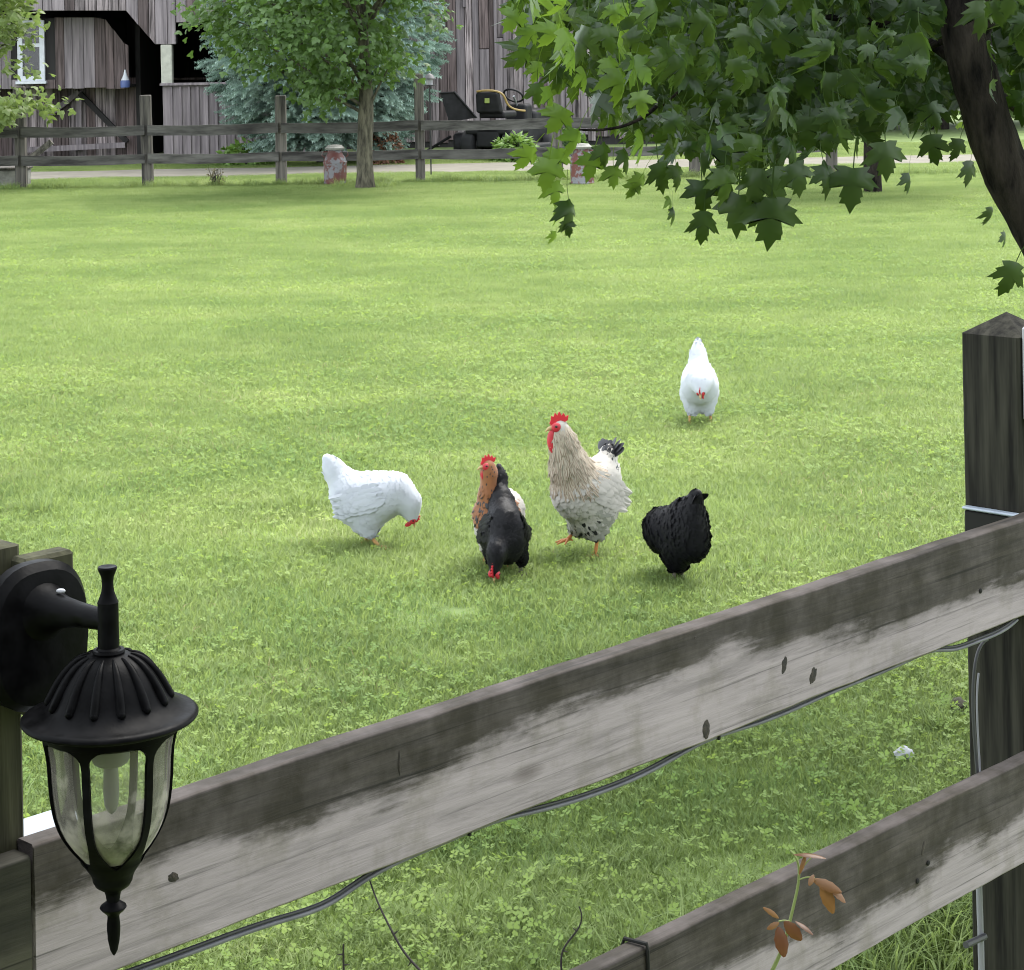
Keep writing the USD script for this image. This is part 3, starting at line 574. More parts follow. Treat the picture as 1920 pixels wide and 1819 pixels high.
# stone block at the foot of the leftmost post
p = G(20, 350)
sb = thing_at('stone_block', 'low grey stone block at the foot of the leftmost far fence post', 'block', p)
v, f = cbox((-.45, -.18, -.05), (.24, .2, .235), .02); m_ = trimesh.Trimesh(v, f).subdivide().subdivide().subdivide(); v = np.array(m_.vertices); v += (meshkit.fbm(v * 9, 3, 2)[:, None] - .5) * .03
obj('body', (v, m_.faces), 'stone', sb)
obj('cap', MB().box((-.47, -.2, .236), (.26, .22, .27), .01), 'far_post_wood', sb)

# milk cans painted red and grey
def milk_can(label, p, s=1.0):
    t = thing_at('milk_can', label, 'milk can', p)
    prof = [(0.001, 0), (.155, 0), (.165, .015), (.165, .04), (.16, .045), (.165, .30), (.17, .31), (.17, .33), (.162, .335), (.15, .38), (.105, .45), (.098, .47), (.098, .50)]
    obj('body', MB().lathe([(r * s, z * s) for r, z in prof], 28), 'can_metal', t, smooth=35)
    obj('lid', MB().lathe([(0.10 * s, .50 * s), (.135 * s, .505 * s), (.14 * s, .53 * s), (.12 * s, .54 * s), (.10 * s, .565 * s), (.001, .575 * s)], 24), 'can_lid', t, smooth=35)
    for sg in (-1, 1): obj('handle', tube([(sg * .145 * s, 0, .39 * s), (sg * .185 * s, 0, .42 * s), (sg * .175 * s, 0, .47 * s), (sg * .10 * s, 0, .475 * s)], .009 * s, 6), 'can_metal', t)
    return t
milk_can('peeling red and grey milk can beside the yard tree trunk', G(629, 347), 0.93)
milk_can('red and grey milk can half hidden behind the hanging maple leaves', G(1092, 347), 0.93)

# feeder on a pole beside the post
p = P(807, 250, 29.6)
fd = thing('bird_feeder', 'small grey bird feeder on a thin pole beside the far fence post', 'bird feeder', (p[0], p[1], 0))
zt = EYE - 29.6 / FPX * (160 - 87)
obj('pole', tube([(0, 0, -.05), (0.0, 0, zt)], .010, 8), 'black_metal', fd)
obj('tray', MB().lathe([(.001, zt), (.085, zt), (.085, zt + .012), (.001, zt + .012)], 16), 'black_metal', fd, smooth=30)
obj('seed_tube', MB().lathe([(.045, zt + .012), (.045, zt + .11), (.001, zt + .11)], 14), 'grey_plate', fd, smooth=30)
obj('roof', MB().lathe([(.085, zt + .10), (.05, zt + .15), (.012, zt + .17), (.001, zt + .175)], 16), 'steel_dark', fd, smooth=30)

# riding mower seen from behind
DM = 33.6; p = P(925, 300, DM)
mo = thing('riding_mower', 'black and yellow riding mower parked before the weathered barn wall', 'riding mower', (p[0], p[1], 0), -28)
def lz(py): return EYE - DM / FPX * (py - CY - 0.5)
def rbox(lo, hi, r, bend=None):
    import manifold3d as m3
    lo = np.array(lo) + r; hi = np.array(hi) - r
    s = [m3.Manifold.sphere(r, 16).translate([a, b, c]) for a in (lo[0], hi[0]) for b in (lo[1], hi[1]) for c in (lo[2], hi[2])]
    m = m3.Manifold.batch_hull(s).to_mesh(); return np.array(m.vert_properties[:, :3]), np.array(m.tri_verts)
zs = lz(212)
v, f = rbox((-.25, -.10, zs), (.21, .0, lz(172)), .045); v[:, 1] -= (v[:, 2] - zs) * .18; v[:, 0] -= np.sign(v[:, 0]) * np.maximum(v[:, 2] - zs - .2, 0) * .25
obj('seat_back', (v, f), 'black_plastic', mo, smooth=40)
obj('emblem', MB().box((-.055, -.155, zs + .16), (.03, -.145, zs + .24), .004), 'emblem_paint', mo)
obj('seat', rbox((-.24, -.02, zs - .08), (.22, .42, zs + .03), .04), 'black_plastic', mo, smooth=40)
obj('seat_frame', tube(spline([(-.2, -.13, lz(171)), (.1, -.13, lz(170)), (.24, -.08, lz(178)), (.27, .0, lz(195)), (.33, .12, lz(205)), (.42, .3, lz(209))], 24), .017, 8), 'yellow_paint', mo, smooth=40)
obj('hood', rbox((-.2, .95, zs - .3), (.26, 1.75, zs + .03), .09), 'black_plastic', mo, smooth=40)
obj('dash', rbox((-.16, .72, zs - .25), (.22, .96, zs + .12), .05), 'black_plastic', mo, smooth=40)
obj('steering_wheel', (lambda m: (np.array(m.vertices) @ trimesh.transformations.rotation_matrix(-.7, [1, 0, 0])[:3, :3].T + [.05, .62, zs + .26], m.faces))(trimesh.creation.torus(.16, .017, 28, 8)), 'black_plastic', mo, smooth=40)
obj('steering_column', tube([(.05, .8, zs), (.05, .63, zs + .25)], .018, 8), 'steel', mo)
obj('fender', rbox((-.40, -.20, zs - .34), (.40, .5, zs - .2), .05), 'black_plastic', mo, smooth=40)
obj('frame', rbox((-.2, -.2, .2), (.22, 1.6, zs - .18), .04), 'black_plastic', mo, smooth=40)
obj('mower_deck', rbox((-.55, .3, .08), (.55, 1.0, .24), .05), 'black_plastic', mo, smooth=40)
def wheel_mesh(c, R, w, n=24):
    v, f = lathe([(.001, -w / 2), (R * .5, -w / 2), (R * .82, -w / 2), (R * .96, -w * .4), (R, -w * .2), (R, w * .2), (R * .96, w * .4), (R * .82, w / 2), (R * .5, w / 2), (.001, w / 2)], n)
    return v[:, [2, 0, 1]] + c, f
for c, R, w in (((-.36, 0, .25), .25, .22), ((.36, 0, .25), .25, .22), ((-.33, 1.35, .19), .19, .15), ((.33, 1.35, .19), .19, .15)):
    wv = obj('wheel', wheel_mesh(np.array(c), R, w), 'rubber', mo, smooth=35)
    obj('rim', wheel_mesh(np.array(c), R * .5, w + .012, 16), 'steel_dark', wv, smooth=35)

# black tipping cart left of the mower
DT = 34.4; p = P(856, 300, DT)
ct = thing('dump_cart', 'black dump cart tipped up against the barn, left of the mower', 'cart', (p[0], p[1], 0))
def ctp(px, py): q2 = P(px, py, DT); return q2[0] - p[0], q2[2]
a, b, c, d = ctp(826, 174), ctp(853, 172), ctp(892, 220), ctp(843, 228)
V = []
for y in (-.28, .42):
    for q2 in (a, b, c, d): V.append([q2[0], y, q2[1]])
obj('bed', (V, [[0, 3, 2, 1], [4, 5, 6, 7], [1, 2, 6, 5], [2, 3, 7, 6], [3, 0, 4, 7]]), 'black_plastic', ct)
obj('rim_bar', tube([(a[0], -.29, a[1]), (b[0], -.29, b[1]), (c[0] + .02, -.29, c[1])], .016, 6), 'black_plastic', ct)
for y in (-.36, .46):
    q2 = ctp(868, 258); wv = obj('wheel', wheel_mesh(np.array([0, 0, 0]), .2, .13)[0][:, [1, 0, 2]] + [q2[0], y, .2] if False else (wheel_mesh(np.zeros(3), .2, .3)[0] + [q2[0], y + .3 * (y < 0), .2], wheel_mesh(np.zeros(3), .2, .3)[1]), 'rubber', ct, smooth=35)
obj('axle', tube([(ctp(868, 258)[0], -.3, .2), (ctp(868, 258)[0], .45, .2)], .02, 8), 'steel', ct)
obj('tow_bar', tube([(ctp(845, 225)[0], .05, .35), (ctp(800, 258)[0], .05, .12)], .022, 8), 'black_plastic', ct)

# dry stub of a shrub in the grass by the fence
p = G(405, 350)
ds = thing_at('dry_shrub', 'small brown dry shrub stub in the grass left of the yard tree', 'shrub', p)
m_ = MB()
for i in range(26):
    a = rng.random() * 6.28; r_ = rng.uniform(.02, .09); h = rng.uniform(.1, .24)
    m_.tube([(0.3 * r_ * math.cos(a), .3 * r_ * math.sin(a), 0), (r_ * .8 * math.cos(a), r_ * .8 * math.sin(a), h * .6), (r_ * math.cos(a + .4), r_ * math.sin(a + .4), h)], [.006, .004, .002], 4)
obj('stem', m_, 'twig', ds)
lm = MB()
for i in range(110):
    a = rng.random() * 6.28; r_ = .12 * rng.random() ** .5; c = np.array([r_ * math.cos(a), r_ * math.sin(a), rng.uniform(.03, .24)])
    R_ = frame(rng.normal(size=3), rng.normal(size=3)); s = rng.uniform(.015, .03); lm.add((np.array([[0, 0, 0], [.6, .45, .1], [1.2, 0, 0], [.6, -.45, .1]]) * s) @ R_.T + c, [[0, 1, 2, 3]])
obj('dry_leaf', lm, 'dry_leaf', ds, kind='stuff')
#==MARK_TREES
# ---- unseen wall and porch roof, added behind the viewpoint to shade fence, lantern and maple
hs = thing('house', 'added wooden wall and porch roof behind the viewpoint, unseen, shading the near fence', 'house', (0, -1.6, 0))
for i, z in enumerate(np.arange(0, 2.7, .19)): obj('clapboard', MB().box((-7, -.02 + .002 * (i % 2), z), (6, .0, z + .186), .003), 'barn_board_grey', hs)
obj('wall', MB().box((-7, -.2, 0), (6, -.025, 2.9)), 'barn_dark', hs)
obj('porch_roof', MB().box((-7, -.4, 2.72), (6, 1.45, 2.82), .01), 'barn_board_brown', hs)
for x in (-3.2, 2.6): obj('porch_post', MB().box((x, 1.25, 0), (x + .1, 1.35, 2.715), .006), 'cream_paint', hs)

# ================================================================ trees and shrubs
MAPLE = [(0.0, 0.0), (0.16, -0.06), (0.40, -0.10), (0.30, 0.04), (0.52, 0.10), (0.46, 0.16), (0.66, 0.34), (0.50, 0.36), (0.46, 0.42), (0.30, 0.36), (0.21, 0.38), (0.26, 0.58), (0.20, 0.62), (0.24, 0.74), (0.12, 0.76), (0.0, 1.0)]
MAPLE = MAPLE + [(-x, y) for x, y in MAPLE[-2:0:-1]]
def maple_leaf(size, curl, fold, r, petiole=True):
    """leaf in its own plane: stalk end at the origin, tip along +y, upper side +z; lobes, folded along the midrib and curled"""
    o = np.array(MAPLE) * size
    o[1:] += r.normal(size=(len(o) - 1, 2)) * size * 0.012
    c = np.array([[0, .12], [0, .36], [0, .62], [.22, .2], [-.22, .2]]) * size
    dr_ = r.uniform(.05, .5); wd_ = r.uniform(.78, 1.05)
    for A_ in (o, c): A_[:, 1] += dr_ * np.abs(A_[:, 0]); A_[:, 0] *= wd_
    pts = np.vstack([o, c]); n = len(o)
    import shapely
    from shapely.geometry import Polygon
    z = -fold * np.abs(pts[:, 0]) - curl * (pts[:, 1] - .3 * size) ** 2 / size - .35 * curl * pts[:, 0] ** 2 / size + r.normal(size=len(pts)) * size * .012
    V = np.c_[pts, z]; cm, ct, c3, cr, cl = n, n + 1, n + 2, n + 3, n + 4
    F = []
    half = n // 2     # index of tip = 15
    R = list(range(0, half + 1)); L = [0] + list(range(n - 1, half - 1, -1))
    for side, ch, flip in ((R, cr, 0), (L, cl, 1)):
        tri = []
        fan = {ch: side[1:9], cm: [side[0], side[1]], ct: side[9:11], c3: side[11:16]}
        for k in range(1, 8): tri.append([ch, side[k], side[k + 1]])
        tri += [[cm, side[0], side[1]], [cm, side[1], ch], [cm, ch, ct], [ct, ch, side[8]], [ct, side[8], side[9]], [ct, side[9], side[10]], [ct, side[10], side[11]], [ct, side[11], c3]]
        for k in range(11, 15): tri.append([c3, side[k], side[k + 1]])
        F += [t if not flip else t[::-1] for t in tri]
    F = np.array(F)
    if petiole:
        L_ = size * r.uniform(.5, .9); w = size * .014
        pv = np.array([[-w, 0, 0], [w, 0, 0], [-w, -L_ * .5, .06 * size], [w, -L_ * .5, .06 * size], [-w, -L_, .2 * size], [w, -L_, .2 * size]]); k = len(V)
        V = np.vstack([V, pv]); F = np.vstack([F, np.array([[0, 1, 3], [0, 3, 2], [2, 3, 5], [2, 5, 4]]) + k])
    return V, F
def leaf_at(c, tipdir, nrm, size, curl, fold, r, petiole=True):
    v, f = maple_leaf(size, curl, fold, r, petiole)
    y = unit(tipdir); z = nrm - y * (nrm @ y); z = unit(z); x = np.cross(y, z)
    return v @ np.stack([x, y, z]) + c, f
def simple_leaf(kind):
    if kind == 'maple':
        o = [(0, 0), (.45, .0), (.55, .35), (.3, .42), (.22, .7), (0, 1), (-.22, .7), (-.3, .42), (-.55, .35), (-.45, 0)]
        V = np.c_[np.array(o), [-.0, -.12, -.16, -.06, -.1, -.16, -.1, -.06, -.16, -.12]]; V = np.vstack([V, [[0, .38, .03]]])
        F = [[10, i, (i + 1) % 10] for i in range(10)]
    else:
        V = np.array([[0, 0, 0], [.28, .4, -.06], [0, 1, -.12], [-.28, .4, -.06], [0, .45, .04]]); F = [[4, 0, 1], [4, 1, 2], [4, 2, 3], [4, 3, 0]]
    return np.array(V, float), np.array(F)
def leaf_cloud(C, size, kind, r, up=0.9, out=None):
    """many leaves at the points C; out: preferred outward directions"""
    V0, F0 = simple_leaf(kind); n = len(C)
    y = r.normal(size=(n, 3)) * [1, 1, .6] + [0, 0, -.45]
    if out is not None: y += out * .8
    y /= np.linalg.norm(y, axis=1, keepdims=True)
    z = r.normal(size=(n, 3)) * .55 + [0, 0, up]
    if out is not None: z += out * .5
    z -= y * (z * y).sum(1, keepdims=True); z /= np.linalg.norm(z, axis=1, keepdims=True); x = np.cross(y, z)
    s = (size[0] + (size[1] - size[0]) * r.random(n))[:, None, None]
    V = (V0[None, :, 0, None] * x[:, None] + V0[None, :, 1, None] * y[:, None] + V0[None, :, 2, None] * z[:, None]) * s + C[:, None]
    F = F0[None] + (np.arange(n) * len(V0))[:, None, None]
    return V.reshape(-1, 3), F.reshape(-1, 3)
def clumped(n, inside, lo, hi, r, nc, cr, flat=.6):
    """leaf points gathered in clumps whose centres are inside()"""
    c = r.uniform(lo, hi, (nc * 30, 3)); c = c[inside(c)][:nc]
    p = c[r.integers(len(c), size=n)] + r.normal(size=(n, 3)) * cr * [1, 1, flat]
    return p, c

# ---- yard maple in the middle distance
tb = G(685, 355); r = np.random.default_rng(3)
yt = thing('yard_tree', 'young maple with straight grey trunk on the lawn before the far fence', 'tree', (tb[0], tb[1], 0))
pts = np.array([[0, 0, -.05], [0.0, 0, .08], [0.0, 0, .5], [.03, 0, 1.05], [.02, 0, 1.6], [.0, 0, 2.4], [.03, .02, 3.4], [0, 0, 4.8]]); sp = spline(pts, 40)
rad = np.interp(sp[:, 2], [-.05, .06, .2, .5, 1.0, 1.5, 2.4, 4.8], [.15, .125, .108, .10, .098, .075, .055, .01])
v, f = tube(sp, rad, 16); dv = v - np.c_[0 * v[:, :2], v[:, 2]]; v[:, :2] *= 1 + .16 * (meshkit.fbm(v * [14, 14, 5], 3, 1)[:, None] - .5)
obj('trunk', (v, f), 'bark_grey', yt, smooth=True)
def dome(c, zr, spread=1.0):
    R = np.interp(c[:, 2], [1.0, 1.25, 1.55, 1.9, 2.3, 3, 4, 5.2], [.0, .55, 1.05, 1.5, 1.75, 1.9, 1.5, .2])
    d = np.hypot((c[:, 0] + .45) , c[:, 1]); return (d < R) & (d > R * .25)
C, cc = clumped(12500, lambda c: dome(c, 0), [-2.5, -2.1, 1.05], [1.7, 2.1, 5.1], r, 260, .17, .7)
out = C - [-.3, 0, 2.6]; out /= np.linalg.norm(out, axis=1, keepdims=True)
for i in range(34):
    t = cc[r.integers(len(cc))]; z0 = np.clip(t[2] - .75 - .2 * r.random(), .95, 4.2); s0 = np.array([np.interp(z0, sp[:, 2], sp[:, 0]), 0, z0])
    obj('branch', tube(spline([s0, s0 * .6 + t * .4 + [0, 0, .02], t], 9), np.linspace(.026, .006, 9), 6), 'bark_grey', yt, smooth=True)
obj('crown', leaf_cloud(C, (.065, .115), 'maple', r, 1.0, out), 'yard_tree_leaf', yt, kind='stuff')

# ---- yellow green young tree at the left edge
p = P(-60, 340, 27.6); r = np.random.default_rng(4)
lt = thing('yard_tree', 'small yellow green maple at the left edge before the white window', 'tree', (p[0], p[1], 0))
v, f = tube(spline([[0, 0, -.05], [.02, 0, .8], [0, 0, 2], [.02, 0, 3.6]], 20), np.linspace(.055, .012, 20), 10); obj('trunk', (v, f), 'bark_grey', lt, smooth=True)
def inl(c):
    R = np.interp(c[:, 2], [.75, 1.0, 1.22, 1.4, 1.9, 2.15, 3, 4], [.5, 1.1, 1.1, .72, .78, 1.15, 1.1, .2]); d = np.hypot(c[:, 0], c[:, 1]); return (d < R) & (d > .3)
C, cc = clumped(3800, inl, [-1.3, -1.3, .8], [1.3, 1.3, 4], r, 120, .13, .6)
for i in range(22):
    t = cc[r.integers(len(cc))]; z0 = np.clip(t[2] - .4, .7, 3.2); obj('branch', tube(spline([[0, 0, z0], [t[0] * .5, t[1] * .5, z0 * .45 + t[2] * .55], t], 8), np.linspace(.017, .004, 8), 5), 'bark_grey', lt, smooth=True)
out = C - [0, 0, 2.0]; out /= np.linalg.norm(out, axis=1, keepdims=True)
obj('crown', leaf_cloud(C, (.08, .13), 'maple', r, 1.0, out), 'bright_tree_leaf', lt, kind='stuff')

# ---- blue spruce behind the fence
DS = 33.4; p = P(612, 300, DS); r = np.random.default_rng(5)
bs = thing('blue_spruce', 'wide blue green spruce with layered drooping boughs behind the far fence', 'tree', (p[0], p[1], 0))
obj('trunk', tube([(0, 0, -.05), (0, 0, 2), (0, 0, 4.5), (0, 0, 7.5)], [.16, .13, .08, .01], 12), 'bark', bs, smooth=True)
def sprig(r):
    """a shoot set with needles all round, pointing along +y, one unit long"""
    n = 24; V, F = [], []
    for i in range(n):
        y0 = i / n * .95; a = i * 2.4; d = np.array([math.cos(a), .55, math.sin(a)]); d /= np.linalg.norm(d); L = .30 * (1 - .45 * y0)
        s = np.cross(d, [0, 1, 0]); s = s / np.linalg.norm(s) * .06; b = np.array([0, y0, 0]); k = len(V)
        V += [b - s, b + s, b + d * L]; F.append([k, k + 1, k + 2])
    return np.array(V), np.array(F)
SV, SF = sprig(r); sv, sf, bm = [], [], []; k = 0
for li, z in enumerate(np.arange(.35, 6.8, .20)):
    Rz = np.interp(z, [0, .45, 1.0, 1.8, 2.6, 4, 7], [.9, 1.2, 1.6, 1.85, 1.75, 1.15, .15]); nb = 15 if z < 3.2 else 9
    for b in range(nb):
        a = (b + r.random() * .7) / nb * 6.283 + li * .4; L = Rz * r.uniform(.78, 1.08); d = np.array([math.cos(a), math.sin(a)])
        if z < 3.4 and (d[1] > .62 or (d[1] > .25 and d[0] < 0)): continue
        t = np.linspace(0, 1, 9); zz = z + .12 - .34 * t ** 1.2 * L * .6 + .10 * t ** 3
        pl = np.c_[d[0] * L * t, d[1] * L * t, zz]; bm.append((pl, L))
        ns = int(58 * L) if z < 3.0 else int(10 * L); e = np.array([-d[1], d[0]])
        for q in range(ns):
            u = .28 + .72 * (q + r.random()) / ns; wv = (1 - u) * .55 * L + .12; sd = r.uniform(-1, 1); c = np.array([np.interp(u, t, pl[:, j]) for j in range(3)])
            c[:2] += e * sd * wv * .55; c[2] += -.05 * abs(sd) + .07 * r.normal() * .6 + .02
            y = unit(np.r_[d * (.8 + .2 * r.random()) + e * sd * .8, -.22 + .3 * r.normal() * .6]); x = unit(np.cross(y, [0, 0, 1])); w = np.cross(x, y); s = r.uniform(.15, .25)
            sv.append((SV[:, :1] * x + SV[:, 1:2] * y + SV[:, 2:] * w) * s + c); sf.append(SF + k); k += len(SV)
for pl, L in bm[:90]: obj('bough', tube(pl, np.linspace(.022, .006, 9), 5), 'bark', bs)
mb = MB()
for pl, L in bm[90:]: mb.tube(pl, np.linspace(.018, .005, 9), 5)
obj('upper_boughs', mb, 'bark', bs, kind='stuff')
obj('needles', (np.vstack(sv), np.vstack(sf)), 'spruce_needle', bs, kind='stuff')

# ---- low shrubs by the barn
def shrub(name, label, c, R, H, n, mt, size, r, kind='leaf', cat='shrub'):
    t = thing(name, label, cat, (c[0], c[1], 0)); mb = MB()
    for i in range(14):
        a = r.random() * 6.28; q = R * .7 * r.random(); mb.tube([(0, 0, 0), (q * .5 * math.cos(a), q * .5 * math.sin(a), H * .45), (q * math.cos(a), q * math.sin(a), H * .8)], [.012, .009, .004], 5)
    obj('stem', mb, 'twig', t)
    p = r.normal(size=(n * 3, 3)); p /= np.linalg.norm(p, axis=1, keepdims=True); p = p[p[:, 2] > -.1][:n]; q = r.uniform(.7, 1.05, len(p))[:, None] * (0.85 + .35 * meshkit.fbm(p * 2.2, 3, 9)[:, None])
    C = p * q * [R, R * .8, H]; C[:, 2] = np.abs(C[:, 2])
    obj('foliage', leaf_cloud(C, size, kind, r, .8, p), mt, t, kind='stuff'); return t
r = np.random.default_rng(6)
shrub('green_shrub', 'low bright green shrub under the left side of the spruce', P(462, 300, 33.3), .45, .34, 700, 'shrub_leaf', (.07, .13), r)
shrub('green_shrub', 'low leafy green shrub at the barn wall right of the mower', P(965, 300, 32.95), .36, .40, 900, 'shrub_leaf', (.08, .15), r)
shrub('green_shrub', 'larger green shrub at the barn behind the hanging maple leaves', P(1040, 300, 35.2), .5, .5, 900, 'yard_tree_leaf', (.1, .18), r)
shrub('red_shrub', 'reddish brown shrub glimpsed behind the yard tree trunk', P(722, 300, 32.8), .28, .62, 800, 'red_shrub_leaf', (.06, .1), r)
# ---- trees far behind on the right, glimpsed through the hanging leaves
r = np.random.default_rng(8)
def back_tree(label, px, d, R, H, z0, n, mt, size):
    c = P(px, 200, d); t = thing('background_tree', label, 'tree', (c[0], c[1], 0), group=None)
    obj('trunk', tube([(0, 0, -.1), (.05, 0, H * .4), (0, .05, H * .9)], [.2, .14, .03], 10), 'bark', t, smooth=True)
    C, cc = clumped(n, lambda c: ((c[:, 0] / R) ** 2 + (c[:, 1] / R) ** 2 + ((c[:, 2] - (z0 + H) / 2) / ((H - z0) / 2)) ** 2 < 1) , [-R, -R, z0], [R, R, H], r, 150, R * .13, .6)
    C[:, 2] = np.maximum(C[:, 2], .05)
    for i in range(12):
        q = cc[r.integers(len(cc))]; obj('branch', tube(spline([[0, 0, q[2] * .5], q * [.5, .5, .8], q], 7), np.linspace(.05, .01, 7), 5), 'bark', t, smooth=True)
    out = C - [0, 0, (z0 + H) / 2]; out /= np.linalg.norm(out, axis=1, keepdims=True)
    obj('crown', leaf_cloud(C, size, 'maple', r, .9, out), mt, t, kind='stuff'); return t
back_tree('rounded light green tree right of the barn, behind the hanging leaves', 1330, 43, 2.6, 5.5, .1, 5200, 'hedge_leaf', (.16, .28))
back_tree('tall mid green tree behind the drive, left of the dark maple limb', 1560, 45, 2.8, 6.5, .1, 5200, 'yard_tree_leaf', (.18, .3))
back_tree('bright green tree behind the drive, glimpsed beside the dark maple limb', 1760, 42, 2.5, 5.0, .1, 5200, 'hedge_leaf', (.16, .28))
back_tree('mid green tree beyond the drive at the right edge', 1990, 44, 3.0, 6.0, .1, 5200, 'hedge_leaf', (.16, .28))
p = G(1637, 362)
st = thing_at('yard_tree', 'dark red brown tree trunk on the lawn, seen below the hanging leaves', 'tree', p)
obj('trunk', tube(spline([(0, 0, -.05), (.0, 0, .6), (.04, 0, 1.6), (0, 0, 3.4)], 16), np.linspace(.11, .05, 16), 12), 'bark', st, smooth=True)
r = np.random.default_rng(9)
C, cc = clumped(2600, lambda c: np.hypot(c[:, 0], c[:, 1]) < 1.4, [-1.4, -1.4, 1.0], [1.4, 1.4, 3.6], r, 70, .2, .6)
for i in range(10):
    q = cc[r.integers(len(cc))]; obj('branch', tube(spline([[.02, 0, max(.8, q[2] - .6)], q * [.5, .5, 1] - [0, 0, .2], q], 7), np.linspace(.03, .008, 7), 5), 'bark', st, smooth=True)
obj('crown', leaf_cloud(C, (.09, .14), 'maple', r, 1.0), 'hedge_leaf', st, kind='stuff')

# ---- the near maple: leaning limb at right, leaves hanging into the picture
r = np.random.default_rng(12); DN = 5.0
lp = [P(2330, 1640, DN), P(2240, 1400, DN), P(2130, 950, DN), P(1978, 490, DN), P(1878, 300, DN), P(1842, 200, DN), P(1800, 0, DN), P(1745, -260, DN + .1), P(1690, -700, DN + .3)]
base = np.array([lp[0][0], lp[0][1], 0]); lp[0][2] = -.05
nm = thing('maple_tree', 'dark leaning maple whose leafy branches hang into the upper right', 'tree', base)
sp = spline(lp, 70); rad = np.interp(np.linspace(0, 1, 70), [0, .05, .3, .55, .75, 1], [.14, .09, .066, .055, .057, .045])
v, f = tube(sp, rad, 20); cen = np.repeat(sp, 20, 0); cen = np.vstack([cen, sp[:1], sp[-1:]])
v = cen + (v - cen) * (1 + .30 * (meshkit.fbm(v * [28, 28, 11], 4, 3)[:, None] - .5)) - base
obj('trunk', (v, f), 'bark', nm, smooth=True)
def limb(pts, r0, r1, n=14): return obj('branch', tube(spline(np.array(pts), n) - base, np.linspace(r0, r1, n), 8), 'bark', nm, smooth=True)
J = [P(1815, 70, DN), P(1775, -120, DN + .1), P(1830, 150, DN), P(1720, -420, DN + .2)]
limb([J[0], P(1880, -60, 4.9), P(1960, -220, 4.7)], .045, .03)
limb([J[1], P(1560, -260, 5.0), P(1330, -210, 5.1), P(1120, -90, 5.1)], .03, .008)
limb([J[2], P(1700, 60, 5.2), P(1500, 40, 5.4), P(1340, 120, 5.5), P(1240, 200, 5.5)], .016, .003)
limb([J[1], P(1600, -60, 5.5), P(1380, 20, 5.8), P(1180, 120, 5.9)], .025, .004)
limb([J[3], P(1450, -520, 4.6), P(1150, -380, 4.5), P(1010, -120, 4.6)], .03, .005)
limb([J[0], P(1740, 90, 5.1), P(1660, 160, 5.2), P(1580, 230, 5.2)], .010, .003)
limb([J[2], P(1900, 200, 5.3), P(1990, 280, 5.4)], .02, .006)
limb([P(1230, 200, 4.75), P(1170, 236, 4.7), P(1085, 243, 4.7)], .005, .0025)
leaves = []     # (centre, tip direction, normal, size, curl, fold)
def hang(px, py, d, w, tip_px=(0, 1), yaw=0.0, pit=0.0, curl=.5, fold=.25):
    """one leaf whose stalk end is at the pixel; w is its width in pixels; yaw turns its face away from the viewer"""
    s = w / FPX * d / 1.2; c = P(px, py, d); rr = ray(px, py)
    td = np.array([tip_px[0], 0.25 * pit, -tip_px[1]]); nrm = np.array([math.sin(yaw), -math.cos(yaw), .15 + pit]); leaves.append((c, td, nrm, s * (1 + .12 * math.sin(px * 7.3 + py)), curl, fold))
